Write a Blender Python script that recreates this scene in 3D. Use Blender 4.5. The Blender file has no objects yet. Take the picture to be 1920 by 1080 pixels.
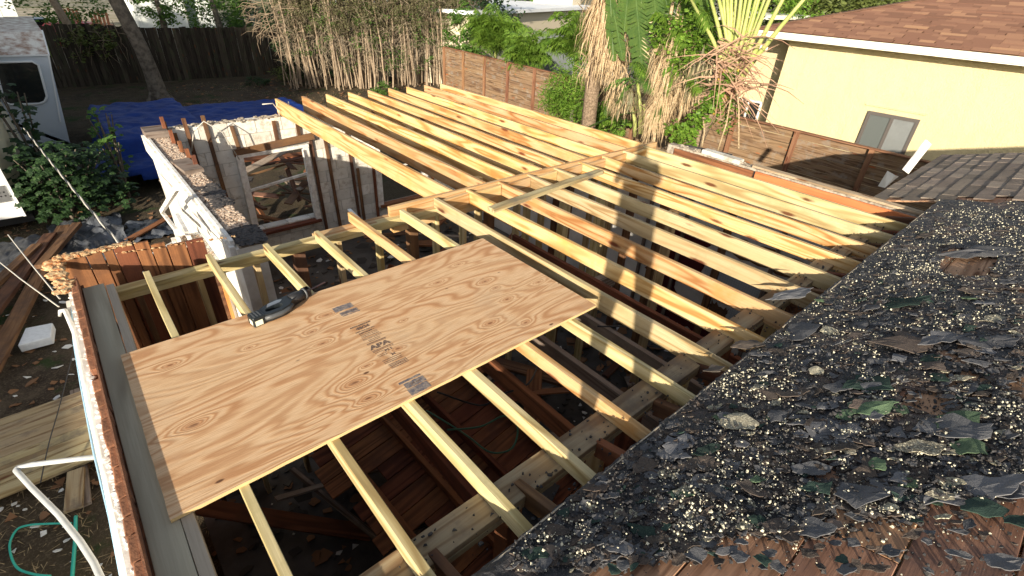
import bpy, bmesh, math, random
import numpy as np
from mathutils import Vector, Matrix, Quaternion, noise as mnoise
R = random.Random(7)
RAD = math.radians
scene = bpy.context.scene
COL = scene.collection

# ------------------------------------------------------------ camera
F, YAW, PITCH, ROLL = 929.353, 0.740683, 0.553909, 0.056176
CAM = Vector((0.177302, -2.861213, 1.789359))
fwd = Vector((math.sin(YAW)*math.cos(PITCH), math.cos(YAW)*math.cos(PITCH), -math.sin(PITCH)))
rt0 = Vector((math.cos(YAW), -math.sin(YAW), 0)); up0 = rt0.cross(fwd)
RT = rt0*math.cos(ROLL)+up0*math.sin(ROLL); UP = -rt0*math.sin(ROLL)+up0*math.cos(ROLL)
cd = bpy.data.cameras.new('camera'); cam = bpy.data.objects.new('camera', cd); COL.objects.link(cam)
cam.matrix_world = Matrix(((RT.x, UP.x, -fwd.x, CAM.x), (RT.y, UP.y, -fwd.y, CAM.y), (RT.z, UP.z, -fwd.z, CAM.z), (0, 0, 0, 1)))
cd.sensor_width = 36; cd.lens = F/1920*36; cd.clip_start = 0.05; cd.clip_end = 2000
scene.camera = cam

# ------------------------------------------------------------ light
SUN_EL, SUN_AZ = RAD(15.5), (0.82, 0.572)       # low afternoon sun, light travels this way over the ground
w = bpy.data.worlds.new('World'); scene.world = w; w.use_nodes = True
wn = w.node_tree; wn.nodes.clear()
sky = wn.nodes.new('ShaderNodeTexSky'); sky.sky_type = 'NISHITA'; sky.sun_disc = False
sky.sun_elevation = SUN_EL; sky.sun_rotation = math.atan2(-SUN_AZ[0], -SUN_AZ[1])
sky.air_density = 1.0; sky.dust_density = 1.5; sky.ozone_density = 1.0
bg = wn.nodes.new('ShaderNodeBackground'); bg.inputs[1].default_value = 0.10
wo = wn.nodes.new('ShaderNodeOutputWorld')
hs = wn.nodes.new('ShaderNodeHueSaturation'); hs.inputs['Saturation'].default_value = .5
wn.links.new(sky.outputs[0], hs.inputs['Color']); wn.links.new(hs.outputs[0], bg.inputs[0]); wn.links.new(bg.outputs[0], wo.inputs[0])
sl = bpy.data.lights.new('sun', 'SUN'); sl.energy = 5.0; sl.angle = RAD(0.55); sl.color = (1.0, 0.885, 0.70)
so = bpy.data.objects.new('sun', sl); COL.objects.link(so)
sd = Vector((SUN_AZ[0]*math.cos(SUN_EL), SUN_AZ[1]*math.cos(SUN_EL), -math.sin(SUN_EL))).normalized()
so.rotation_euler = sd.to_track_quat('-Z', 'Y').to_euler(); so.location = (-20, -14, 12)
vs = scene.view_settings; vs.view_transform = 'Standard'; vs.look = 'None'; vs.exposure = 0.86; vs.gamma = 1
try: vs.use_curve_mapping = False
except Exception: pass
scene.render.engine = 'CYCLES'
scene.cycles.max_bounces = 6; scene.cycles.diffuse_bounces = 3; scene.cycles.transparent_max_bounces = 6

G = -2.75      # height of the yard below the new roof framing

def W(u, v, x=None, y=None, z=None):
    """measure: where the photograph's pixel (u, v) meets a plane of the place"""
    d = RT*((u-960)/F) - UP*((v-540)/F) + fwd
    if x is not None: t = (x-CAM.x)/d.x
    elif y is not None: t = (y-CAM.y)/d.y
    else: t = (z-CAM.z)/d.z
    return CAM + d*t

# ------------------------------------------------------------ object helpers
def link(o, parent=None):
    COL.objects.link(o)
    if parent: o.parent = parent
    return o
def tag(o, label=None, cat=None, group=None, kind=None):
    if label: o['label'] = label
    if cat: o['category'] = cat
    if group: o['group'] = group
    if kind: o['kind'] = kind
    return o
def thing(name, label, cat, loc=(0, 0, 0), rz=0, group=None):
    o = bpy.data.objects.new(name, None); o.empty_display_size = .1; link(o)
    o.location = loc; o.rotation_euler = (0, 0, rz)
    return tag(o, label, cat, group)
def copy_tree(o, parent=None):
    c = o.copy(); COL.objects.link(c)
    if parent: c.parent = parent
    for ch in list(o.children): copy_tree(ch, c)
    return c

class MB:
    def __init__(s): s.v = []; s.f = []; s.mi = []
    def add(s, vs, fs, m=0):
        n = len(s.v); s.v += [tuple(a) for a in vs]; s.f += [tuple(i+n for i in f) for f in fs]; s.mi += [m]*len(fs)
        return s
    def frame(s, o, X, Y, Z, sx, sy, sz, m=0):
        """box centred on o along axes X Y Z with full sizes"""
        o = Vector(o); X = Vector(X)*sx/2; Y = Vector(Y)*sy/2; Z = Vector(Z)*sz/2
        vs = [o+a*X+b*Y+c*Z for a in (-1, 1) for b in (-1, 1) for c in (-1, 1)]
        return s.add(vs, [(0, 1, 3, 2), (4, 6, 7, 5), (0, 4, 5, 1), (2, 3, 7, 6), (0, 2, 6, 4), (1, 5, 7, 3)], m)
    def box(s, x0, x1, y0, y1, z0, z1, m=0):
        return s.frame(((x0+x1)/2, (y0+y1)/2, (z0+z1)/2), (1, 0, 0), (0, 1, 0), (0, 0, 1), x1-x0, y1-y0, z1-z0, m)
    def bar(s, a, b, w_, h_, up=(0, 0, 1), roll=0, m=0):
        a = Vector(a); b = Vector(b); X = (b-a).normalized(); u = Vector(up)
        if abs(X.dot(u)) > .98: u = Vector((1, 0, 0))
        Y = u.cross(X).normalized(); Z = X.cross(Y)
        if roll: q = Quaternion(X, roll); Y = q @ Y; Z = q @ Z
        return s.frame((a+b)/2, X, Y, Z, (b-a).length, w_, h_, m)
    def tube(s, pts, r, n=6, m=0, cap=True):
        pts = [Vector(p) for p in pts]; k = len(pts)
        rs = r if isinstance(r, (list, tuple)) else [r]*k
        base = len(s.v); prev = None
        for i, p in enumerate(pts):
            t = (pts[min(i+1, k-1)]-pts[max(i-1, 0)])
            t = t.normalized() if t.length > 1e-9 else Vector((0, 0, 1))
            if prev is None:
                u = Vector((0, 0, 1)) if abs(t.z) < .9 else Vector((1, 0, 0))
                a = t.cross(u).normalized()
            else:
                a = (prev-t*prev.dot(t)); a = a.normalized() if a.length > 1e-6 else t.orthogonal().normalized()
            prev = a; b = t.cross(a)
            for j in range(n):
                th = 2*math.pi*j/n; q = p+(a*math.cos(th)+b*math.sin(th))*rs[i]; s.v.append(tuple(q))
        for i in range(k-1):
            for j in range(n):
                j2 = (j+1) % n
                s.f.append((base+i*n+j, base+i*n+j2, base+(i+1)*n+j2, base+(i+1)*n+j)); s.mi.append(m)
        if cap and n > 2:
            s.f.append(tuple(base+j for j in range(n))[::-1]); s.mi.append(m)
            s.f.append(tuple(base+(k-1)*n+j for j in range(n))); s.mi.append(m)
        return s
    def prism(s, outline, h, M=None, m=0, z0=0):
        """outline in local xy, extruded z0..z0+h, M a 4x4 placing it"""
        n = len(outline); M = M or Matrix()
        vs = [M @ Vector((x, y, z0)) for x, y in outline]+[M @ Vector((x, y, z0+h)) for x, y in outline]
        fs = [tuple(range(n))[::-1], tuple(range(n, 2*n))]+[(i, (i+1) % n, n+(i+1) % n, n+i) for i in range(n)]
        return s.add(vs, fs, m)
    def blob(s, c, rx, ry, rz, n=8, k=5, jit=.15, rng=R, m=0):
        base = len(s.v); c = Vector(c)
        for i in range(1, k):
            ph = math.pi*i/k
            for j in range(n):
                th = 2*math.pi*j/n; q = 1+rng.uniform(-jit, jit)
                s.v.append((c.x+rx*q*math.sin(ph)*math.cos(th), c.y+ry*q*math.sin(ph)*math.sin(th), c.z+rz*q*math.cos(ph)))
        t = len(s.v); s.v.append((c.x, c.y, c.z+rz)); s.v.append((c.x, c.y, c.z-rz))
        for i in range(k-2):
            for j in range(n):
                j2 = (j+1) % n; s.f.append((base+i*n+j, base+(i+1)*n+j, base+(i+1)*n+j2, base+i*n+j2)); s.mi.append(m)
        for j in range(n):
            j2 = (j+1) % n
            s.f.append((t, base+j, base+j2)); s.mi.append(m)
            s.f.append((t+1, base+(k-2)*n+j2, base+(k-2)*n+j)); s.mi.append(m)
        return s
    def build(s, name, mats, parent=None, smooth=False, kind=None, bevel=0):
        me = bpy.data.meshes.new(name); me.from_pydata(s.v, [], s.f)
        if not isinstance(mats, (list, tuple)): mats = [mats]
        for m in mats: me.materials.append(m)
        if len(mats) > 1: me.polygons.foreach_set('material_index', s.mi)
        if smooth: me.polygons.foreach_set('use_smooth', [True]*len(me.polygons))
        me.update(); o = bpy.data.objects.new(name, me); link(o, parent)
        if bevel:
            b = o.modifiers.new('edge', 'BEVEL'); b.width = bevel; b.segments = 1; b.limit_method = 'ANGLE'
        if kind: o['kind'] = kind
        return o

_lc = {}
def lumber_mesh(L, w_, h_, mat, seed=0, ch=.0025, wob=.002):
    """sawn board along local X, centred; eased edges, slight crook, grain follows X"""
    key = (round(L, 2), w_, h_, mat.name, seed, wob)
    if key in _lc: return _lc[key]
    rng = random.Random(hash(key[:3]) ^ seed); n = max(2, int(L/.5)+1) if wob else 2
    V = []; Fc = []
    prof = [(-w_/2+ch, -h_/2), (w_/2-ch, -h_/2), (w_/2, -h_/2+ch), (w_/2, h_/2-ch), (w_/2-ch, h_/2), (-w_/2+ch, h_/2), (-w_/2, h_/2-ch), (-w_/2, -h_/2+ch)]
    for i in range(n):
        x = -L/2+L*i/(n-1); dy = rng.uniform(-wob, wob); dz = rng.uniform(-wob, wob)
        V += [(x, a+dy, b+dz) for a, b in prof]
    for i in range(n-1):
        for j in range(8):
            j2 = (j+1) % 8; Fc.append((i*8+j, i*8+j2, (i+1)*8+j2, (i+1)*8+j))
    Fc.append(tuple(range(8))[::-1]); Fc.append(tuple((n-1)*8+j for j in range(8)))
    me = bpy.data.meshes.new('board'); me.from_pydata(V, [], Fc); me.materials.append(mat); me.update()
    _lc[key] = me; return me
def lumber(name, a, b, w_, h_, mat, parent=None, up=(0, 0, 1), roll=0, seed=0, wob=.002):
    """board from a to b (in parent's space); w_ across, h_ along up"""
    a = Vector(a); b = Vector(b); X = (b-a).normalized(); u = Vector(up)
    if abs(X.dot(u)) > .98: u = Vector((0, 1, 0))
    Y = u.cross(X).normalized(); Z = X.cross(Y)
    if roll: q = Quaternion(X, roll); Y = q @ Y; Z = q @ Z
    o = bpy.data.objects.new(name, lumber_mesh((b-a).length, w_, h_, mat, seed, wob=wob)); link(o, parent)
    c = (a+b)/2
    o.matrix_local = Matrix(((X.x, Y.x, Z.x, c.x), (X.y, Y.y, Z.y, c.y), (X.z, Y.z, Z.z, c.z), (0, 0, 0, 1)))
    return o

# ------------------------------------------------------------ material helpers
class NT:
    def __init__(s, name, rough=.8, spec=.3):
        s.m = bpy.data.materials.new(name); s.m.use_nodes = True; s.t = s.m.node_tree; s.t.nodes.clear()
        s.out = s.t.nodes.new('ShaderNodeOutputMaterial'); s.b = s.t.nodes.new('ShaderNodeBsdfPrincipled')
        s.t.links.new(s.b.outputs[0], s.out.inputs[0])
        s.set(s.b, 'Roughness', rough); s.set(s.b, 'Specular IOR Level', spec)
        s.tc = s.t.nodes.new('ShaderNodeTexCoord')
    def set(s, n, k, v):
        i = n.inputs[k]
        if isinstance(v, bpy.types.NodeSocket): s.t.links.new(v, i)
        else: i.default_value = v
    def n(s, typ, ins=None, **p):
        nd = s.t.nodes.new(typ)
        for k, v in p.items(): setattr(nd, k, v)
        for k, v in (ins or {}).items(): s.set(nd, k, v)
        return nd
    def obj(s): return s.tc.outputs['Object']
    def world(s):
        g = s.n('ShaderNodeNewGeometry'); return g.outputs['Position']
    def rnd(s): return s.n('ShaderNodeObjectInfo').outputs['Random']
    def math(s, op, a, b=0., c=0.): return s.n('ShaderNodeMath', {0: a, 1: b, 2: c}, operation=op).outputs[0]
    def vmul(s, v, k): return s.n('ShaderNodeVectorMath', {0: v, 1: k}, operation='MULTIPLY').outputs[0]
    def vadd(s, v, k): return s.n('ShaderNodeVectorMath', {0: v, 1: k}, operation='ADD').outputs[0]
    def objr(s):
        r = s.rnd(); c = s.n('ShaderNodeCombineXYZ', {0: s.math('MULTIPLY', r, 91.), 1: s.math('MULTIPLY', r, 53.), 2: s.math('MULTIPLY', r, 37.)})
        return s.vadd(s.obj(), c.outputs[0])
    def noise(s, v, scale=5., detail=3., rough=.55, dist=0., out=0):
        return s.n('ShaderNodeTexNoise', {'Vector': v, 'Scale': scale, 'Detail': detail, 'Roughness': rough, 'Distortion': dist}).outputs[out]
    def vor(s, v, scale=5., feature='F1', out='Distance', rand=1.):
        return s.n('ShaderNodeTexVoronoi', {'Vector': v, 'Scale': scale, 'Randomness': rand}, feature=feature).outputs[out]
    def ramp(s, f, stops, interp='LINEAR'):
        nd = s.n('ShaderNodeValToRGB', {0: f}); cr = nd.color_ramp; cr.interpolation = interp
        while len(cr.elements) < len(stops): cr.elements.new(.5)
        for e, (p, c) in zip(cr.elements, stops):
            e.position = p; e.color = (*c, 1) if len(c) == 3 else c
        return nd.outputs[0]
    def mix(s, f, a, b, mode='MIX'):
        nd = s.t.nodes.new('ShaderNodeMix'); nd.data_type = 'RGBA'; nd.blend_type = mode; nd.clamp_factor = True
        for i, v in ((0, f), (6, a), (7, b)):
            if isinstance(v, bpy.types.NodeSocket): s.t.links.new(v, nd.inputs[i])
            else: nd.inputs[i].default_value = v if i == 0 else ((*v, 1) if len(v) == 3 else v)
        return nd.outputs[2]
    def step(s, f, a, b):
        return s.n('ShaderNodeMapRange', {0: f, 1: a, 2: b, 3: 0., 4: 1.}).outputs[0]
    def col(s, c): s.set(s.b, 'Base Color', c if isinstance(c, bpy.types.NodeSocket) else (*c, 1)); return s
    def bump(s, h, d=.01, st=.6):
        bn = s.n('ShaderNodeBump', {'Height': h, 'Distance': d, 'Strength': st}); s.set(s.b, 'Normal', bn.outputs[0]); return s
    def hsv(s, c, h=.5, sa=1., v=1.): return s.n('ShaderNodeHueSaturation', {'Color': c, 'Hue': h, 'Saturation': sa, 'Value': v}).outputs[0]

def wood(name, c0, c1, c2, freq=42., rough=.75, var=.12, knot=(.12, .045, .02), stain=None, grain=.5, hv=.012):
    """c0 light early wood, c1 mid, c2 dark late wood"""
    t = NT(name, rough, .25); v = t.objr()
    h = t.noise(t.vmul(v, (.42, 5.5, 5.5)), 1., 2.2, .5, .25)
    s = t.math('SINE', t.math('MULTIPLY', h, freq)); s = t.math('ADD', t.math('MULTIPLY', s, .5), .5)
    s = t.math('POWER', s, 1.7)
    c = t.ramp(s, [(0, c0), (.45, c1), (1, c2)])
    f = t.noise(t.vmul(v, (5., 130., 130.)), 1., 3., .6)
    c = t.mix(t.math('MULTIPLY', t.step(f, .35, .7), grain), c, c2)
    big = t.noise(t.vmul(v, (1.1, 3., 3.)), 1., 2.)
    c = t.mix(t.step(big, .45, .75), c, c1)
    if stain: c = t.mix(t.step(t.noise(v, 3.2, 5., .65), stain[1], stain[2]), c, stain[0])
    k = t.vor(t.vmul(v, (1.5, 6., 6.)), 1.)
    kk = t.math('ADD', k, t.math('MULTIPLY', t.math('SUBTRACT', t.noise(v, 22., 2.), .5), .05))
    c = t.mix(t.step(kk, .15, .07), c, knot)
    r = t.rnd()
    c = t.hsv(c, t.math('ADD', .5-hv, t.math('MULTIPLY', r, hv*2)), 1., t.math('ADD', 1-var, t.math('MULTIPLY', r, var*2)))
    t.col(c); t.bump(t.math('ADD', t.math('MULTIPLY', s, .4), f), .0012, .7)
    return t.m
def plain(name, c, rough=.6, spec=.4, metal=0., var=0., nz=None, amt=.25, c2=None, bumpd=0., bsc=40.):
    t = NT(name, rough, spec); t.set(t.b, 'Metallic', metal); cc = (*c, 1)
    if nz:
        f = t.noise(t.objr(), nz, 5., .6); cc = t.mix(t.math('MULTIPLY', t.step(f, .4, .65), amt), c, c2 or tuple(a*.45 for a in c))
    if var:
        r = t.rnd(); cc = t.hsv(cc, .5, 1., t.math('ADD', 1-var, t.math('MULTIPLY', r, 2*var)))
    t.set(t.b, 'Base Color', cc)
    if bumpd: t.bump(t.noise(t.obj(), bsc, 4., .6), bumpd, .6)
    return t.m
def leafmat(name, a, b, c=None, trans=.35, rough=.55, sc=3.):
    t = NT(name, rough, .35); g = t.noise(t.world(), sc, 3., .7); g2 = t.noise(t.world(), sc*9, 1.)
    col = t.mix(t.step(g, .35, .65), a, b)
    if c: col = t.mix(t.step(g2, .55, .7), col, c)
    col = t.hsv(col, .5, 1., t.math('ADD', .65, t.math('MULTIPLY', g2, .7)))
    t.col(col)
    tr = t.n('ShaderNodeBsdfTranslucent', {'Color': t.hsv(col, .49, 1.1, 1.3)})
    mx = t.n('ShaderNodeMixShader', {0: trans, 1: t.b.outputs[0], 2: tr.outputs[0]})
    t.t.links.new(mx.outputs[0], t.out.inputs[0]); return t.m

M = {}
M['pine'] = wood('new_pine', (.64, .465, .26), (.56, .37, .17), (.34, .16, .05), freq=46., var=.16, grain=.45, hv=.008, stain=((.56, .30, .10), .53, .72), knot=(.16, .05, .018))
M['treated'] = wood('treated_pine', (.58, .475, .285), (.50, .395, .205), (.31, .215, .095), freq=46., var=.12, grain=.5, stain=((.33, .28, .14), .55, .8))
M['rim'] = wood('grey_beige_lumber', (.47, .41, .31), (.41, .35, .26), (.27, .22, .16), freq=22., var=.06, grain=.4)
M['treated_dirty'] = wood('dusty_treated_pine', (.44, .37, .23), (.38, .30, .17), (.22, .15, .08), var=.12, stain=((.16, .13, .10), .5, .7))
M['old'] = wood('old_brown_wood', (.20, .105, .055), (.15, .075, .038), (.07, .033, .018), var=.25, rough=.85, stain=((.09, .05, .035), .45, .7))
M['red_old'] = wood('old_red_wood', (.27, .105, .05), (.20, .075, .036), (.10, .038, .02), var=.25, rough=.85, stain=((.12, .05, .03), .5, .7))
M['grey_old'] = wood('weathered_grey_wood', (.30, .25, .21), (.24, .19, .155), (.12, .09, .07), var=.2, rough=.9, stain=((.10, .075, .06), .5, .75))
M['deck'] = wood('roof_deck_wood', (.50, .29, .185), (.42, .23, .14), (.22, .115, .07), var=.15, rough=.9, freq=50, stain=((.15, .095, .08), .5, .68))
M['fence'] = wood('cedar_fence_wood', (.27, .18, .11), (.22, .14, .082), (.11, .065, .038), var=.12, hv=.004, rough=.9, stain=((.25, .215, .18), .52, .72), knot=(.3, .09, .03))
M['fence_rail'] = wood('cedar_rail_wood', (.30, .165, .09), (.25, .13, .07), (.15, .07, .04), var=.2, rough=.85)
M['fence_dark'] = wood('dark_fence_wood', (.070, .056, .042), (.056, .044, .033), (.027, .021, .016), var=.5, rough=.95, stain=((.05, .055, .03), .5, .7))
M['white_paint'] = plain('white_wall_paint', (.78, .77, .73), .7, .3, nz=3.2, amt=.75, c2=(.46, .41, .34), bumpd=.006, bsc=14.)
M['white_trim'] = plain('chipped_white_trim', (.80, .79, .76), .6, .3, nz=9., amt=.6, c2=(.34, .29, .24))
M['drywall'] = plain('grey_inside_wall', (.66, .66, .65), .85, .2, nz=1.6, amt=.6, c2=(.36, .37, .37), bumpd=.003, bsc=9.)
M['cardboard'] = plain('tan_foam', (.56, .42, .24), .9, .2, nz=40., amt=1., c2=(.36, .13, .045), bumpd=.02, bsc=30.)
M['steel'] = plain('galvanized_steel', (.55, .56, .57), .38, .5, metal=.9, nz=8., amt=.3)
M['pvc'] = plain('grey_plastic_pipe', (.46, .48, .49), .4, .5, nz=6., amt=.25)
M['whiteplastic'] = plain('white_plastic', (.82, .82, .80), .35, .5)
M['black'] = plain('black_rubber', (.018, .018, .02), .45, .5)
M['foam'] = plain('white_foam', (.72, .76, .80), .8, .3, nz=20., amt=.2)
# ============================================================ GROUND
def ground_mat():
    t = NT('yard_dirt', .95, .15); p = t.world()
    a = t.noise(p, .35, 6., .65); b = t.noise(p, 3.5, 6., .7); c = t.noise(p, 38., 5., .75)
    col = t.ramp(b, [(.3, (.028, .021, .016)), (.5, (.055, .042, .031)), (.7, (.11, .086, .06))])
    col = t.mix(t.step(a, .42, .62), col, (.075, .058, .035))
    col = t.mix(t.math('MULTIPLY', t.step(c, .5, .68), .75), col, (.17, .135, .095))
    col = t.mix(t.step(t.noise(p, 1.3, 5., .7), .57, .66), col, (.035, .055, .02))
    t.col(col); t.bump(t.math('ADD', b, t.math('MULTIPLY', c, .5)), .05, .9); return t.m
M['dirt'] = ground_mat()
def far_mat():
    t = NT('far_ground', .95, .15); p = t.world(); a = t.noise(p, .12, 4., .6); b = t.noise(p, 2., 5., .7)
    col = t.mix(t.step(a, .45, .55), (.14, .15, .06), (.36, .33, .28)); col = t.mix(t.step(b, .4, .6), col, (.10, .10, .045))
    t.col(col); return t.m
def gz(x, y): return G + .05*mnoise.noise(Vector((x*.5, y*.5, 1.3))) + .03*mnoise.noise(Vector((x*2.1, y*2.1, 4.)))
V = []; Fc = []; nx, ny = 150, 180; x0, x1, y0, y1 = -9., 21., -6., 30.
for j in range(ny+1):
    for i in range(nx+1):
        x = x0+(x1-x0)*i/nx; y = y0+(y1-y0)*j/ny; V.append((x, y, gz(x, y)))
for j in range(ny):
    for i in range(nx):
        a = j*(nx+1)+i; Fc.append((a, a+1, a+nx+2, a+nx+1))
mb = MB().add(V, Fc); o = mb.build('yard_ground', M['dirt'], smooth=True, kind='structure')
mb = MB().add([(-600, -600, G-.12), (900, -600, G-.12), (900, 1200, G-.12), (-600, 1200, G-.12)], [(0, 1, 2, 3)])
mb.build('ground', far_mat(), kind='structure')

# interior slab under the new framing
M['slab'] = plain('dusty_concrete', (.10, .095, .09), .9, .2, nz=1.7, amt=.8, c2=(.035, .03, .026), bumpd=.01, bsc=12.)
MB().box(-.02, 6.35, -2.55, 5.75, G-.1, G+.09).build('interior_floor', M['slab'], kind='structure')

# ============================================================ NEW ROOF FRAMING
frame = thing('timber_roof_frame', 'new yellow pine rafters and beams of an unfinished flat roof', 'roof frame', (3, 1, G))
def FP(p): return (p[0]-3, p[1]-1, p[2]-G)
def part(name, a, b, w_, h_, m, **k): return lumber(name, FP(a), FP(b), w_, h_, M[m], frame, **k)
near_x = [.26, .65, 1.04, 1.43, 1.82, 2.22, 2.62, 3.02, 3.44, 3.86, 4.27, 4.70, 5.13, 5.55, 5.98]
far_end = [.93, .96, .90, .90, 1.10, .90, .96, .97, 1.02, 1.02, 1.02, 1.02, 1.02, 1.02, 1.02]
for i, x in enumerate(near_x):
    d = .089 if i < 6 else .135
    zt = -.019
    dx = R.uniform(-.008, .008)
    mt = 'treated' if i in (0, 1, 2, 3, 5, 6, 9, 13) else ('pine' if i not in (10, 14) else 'treated')
    o = part('rafter', (x+dx, -2.34, zt-d/2), (x-dx, far_end[i]+.02, zt-d/2), .038, d, mt, seed=i)
far_x = [2.86, 3.28, 3.69, 4.10, 4.48, 4.88, 5.28, 5.66, 6.04]
for i, x in enumerate(far_x):
    part('rafter', (x, 1.055, -.01-.118), (x+R.uniform(-.01, .01), 5.98, -.01-.118), .038, .235, 'pine', seed=40+i)
    # galvanized hanger at the beam
    hb = MB(); X0 = x-3; 
    hb.box(X0-.024, X0+.024, .05, .10, -.25-G, -.247-G)
    for s in (-1, 1):
        hb.box(X0+s*.0215-.001, X0+s*.0215+.001, .05, .105, -.25-G, -.10-G)
        hb.box(X0+s*.04-.02, X0+s*.04+.02, .046, .049, -.23-G, -.09-G)
    hb.build('joist_hanger', M['steel'], frame)
# header beam carrying both spans: a doubled plate, set on posts
part('top_plate', (.03, .985, -.127), (2.7, .985, -.127), .089, .038, 'treated', seed=1)
part('top_plate', (.03, .985, -.166), (2.7, .985, -.166), .089, .038, 'treated', seed=2)
part('header_beam', (2.15, 1.022, -.13), (6.28, 1.022, -.13), .042, .235, 'pine', seed=3)
part('header_beam', (2.15, .978, -.205), (6.28, .978, -.205), .042, .09, 'pine', seed=4)
part('wall_plate', (1.45, 1.02, -.127), (2.9, 1.02, -.127), .12, .038, 'pine', seed=5)
# blocking pieces between near rafter heads (zigzag of short boards)
for i in range(6, 14):
    xa, xb = near_x[i], near_x[i+1]
    part('blocking', (xa+.03, .90+.02, -.09), (xb-.03, .90+.05, -.09), .038, .115, 'pine', seed=60+i)
# left rim boards, lying flush along the brick edge
part('rim_board', (-.030, .93, -.037), (-.030, -2.3, -.037), .112, .036, 'rim', seed=7)
part('rim_board', (.052, .90, -.058), (.052, -2.3, -.058), .044, .076, 'rim', seed=8)
# lower bearing plates at the old roof edge
part('bearing_plate', (.2, -1.86, -.13), (6.2, -1.86, -.13), .14, .038, 'treated_dirty', seed=9)
part('bearing_plate', (.2, -1.86, -.17), (6.2, -1.86, -.17), .14, .038, 'treated_dirty', seed=10)
# studs and posts below the header
posts = [.18, .55, .95, 1.28, 1.62, 2.0, 2.35, 2.62, 2.95, 3.3, 3.7, 4.1, 4.55, 5.0, 5.45, 5.9]
for i, x in enumerate(posts):
    big = i in (3, 6, 9, 12)
    mt = 'treated' if i % 3 else 'old'
    part('stud', (x, .985, G+.08), (x, .985, -.186 if x < 2.7 else -.25), .089 if big else .038, .089, mt, up=(0, 1, 0), seed=80+i)
for (x, y, m_, s) in ((4.78, .62, 'treated', .089), (4.82, .25, 'old', .05), (4.86, -.15, 'old', .05), (4.6, -.42, 'treated', .07), (5.45, .12, 'treated', .1), (5.0, 1.6, 'old', .05), (3.9, .45, 'treated', .09), (4.3, .3, 'treated', .05),
                      (5.7, -.55, 'old', .05), (3.55, 1.5, 'treated', .06), (4.4, 1.55, 'treated', .06)):
    part('post', (x, y, G+.08), (x, y, -.14), s, .089, m_, up=(0, 1, 0), seed=int(x*90))
for i, x in enumerate((1.15, 1.78, 2.05, 2.55, 3.05, 3.9, 4.6, 5.3)):
    part('stud', (x, -1.86, G+.08), (x, -1.86, -.19), .045 if i % 2 else .089, .089, 'treated' if i % 2 else 'red_old', up=(0, 1, 0), seed=120+i)

# ------------------------------------------------------------ loose board over the rafter heads
lb = lumber('loose_board', (2.86, .42, .0), (4.57, .58, .0), .089, .038, M['treated_dirty'], seed=200)
tag(lb, 'short grey two by four laid loose across the rafters behind the plywood', 'board')
lb2 = lumber('metal_strap', W(655, 393, z=-.05), W(690, 427, z=-.05), .034, .012, M['steel'], seed=201)
tag(lb2, 'white drilled metal strap sticking up beyond the fifth rafter', 'strap')

# ------------------------------------------------------------ plywood
def plywood_mat():
    t = NT('plywood_face', .72, .25); v = t.obj()
    knots = [(.19, -.24, .8), (.18, -.76, 1.3), (.87, -.40, .7), (.88, -.54, .8), (.87, -.95, 1.4), (.87, -1.09, 1.1), (1.18, -.83, 1.0), (1.76, -.95, 1.1), (1.93, -1.08, .8),
             (2.33, -.78, .6), (2.03, -.55, .9), (2.04, -.66, .7), (2.01, -.81, .9), (1.76, -.37, .7), (.98, -.86, .6), (2.03, -.24, .5), (1.0, -.29, .9), (.55, -.33, .4), (1.35, -.62, .35)]
    h = t.noise(t.vmul(v, (.62, 3.0, 1.)), 1., 3.0, .5, .6); core = None; h0 = h
    vv = t.vadd(v, t.vmul(t.noise(v, 5., 3., .5, out=1), (.06, .035, 0)))
    for x, y, s in knots:
        q = t.n('ShaderNodeVectorMath', {0: vv, 1: (1/(.062*s), 1/(.027*s), 0), 2: (-(x-1.22+.03)/(.062*s), -(y+.61+.017)/(.027*s), 0)}, operation='MULTIPLY_ADD').outputs[0]
        d2 = t.n('ShaderNodeVectorMath', {0: q, 1: q}, operation='DOT_PRODUCT').outputs['Value']
        g = t.math('DIVIDE', 1., t.math('ADD', d2, 1.))
        h = t.math('MULTIPLY_ADD', g, .30*(.5+.5*s), h); core = g if core is None else t.math('MAXIMUM', core, g)
    s = t.math('ADD', t.math('MULTIPLY', t.math('SINE', t.math('MULTIPLY', h, 96.)), .5), .5)
    s = t.math('POWER', s, 1.3)
    wide = t.noise(t.vmul(v, (.9, 3.2, 1.)), 1., 3., .55)
    fine = t.noise(t.vmul(v, (9., 190., 1.)), 1., 3., .6)
    c = t.ramp(s, [(0, (.70, .475, .285)), (.45, (.64, .40, .22)), (1, (.48, .25, .12))])
    c = t.mix(t.math('MULTIPLY', t.step(wide, .42, .68), .55), c, (.68, .48, .285))
    c = t.mix(t.math('MULTIPLY', t.step(fine, .42, .68), .5), c, (.38, .19, .08))
    c = t.mix(t.math('MULTIPLY', t.step(core, .5, .8), .55), c, (.42, .19, .08))
    c = t.mix(t.math('MULTIPLY', t.step(core, .9, .985), .75), c, (.16, .065, .03))
    sm = t.step(t.noise(v, 2.1, 5., .65), .56, .72); c = t.mix(t.math('MULTIPLY', sm, .35), c, (.50, .37, .25))
    spk = t.vor(t.vmul(v, (2.2, 5., 1.)), 1.6)
    c = t.mix(t.step(spk, .075, .04), c, (.13, .06, .03))
    t.col(c); t.bump(t.math('ADD', t.math('MULTIPLY', s, .5), fine), .0015, .8); return t.m
M['ply'] = plywood_mat()
def ply_edge():
    t = NT('plywood_edge', .8, .2); z = t.n('ShaderNodeSeparateXYZ', {0: t.obj()}).outputs[2]
    f = t.math('SINE', t.math('MULTIPLY', z, 1500.)); c = t.ramp(f, [(.3, (.70, .54, .28)), (.7, (.55, .36, .16))]); t.col(c); return t.m
M['ply_edge'] = ply_edge()
mb = MB(); n = 40; V = []; Fc = []
X0, X1, Y0, Y1, T = -1.22, 1.22, -.61, .61, .018
pts = []
rr = random.Random(3)
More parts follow.
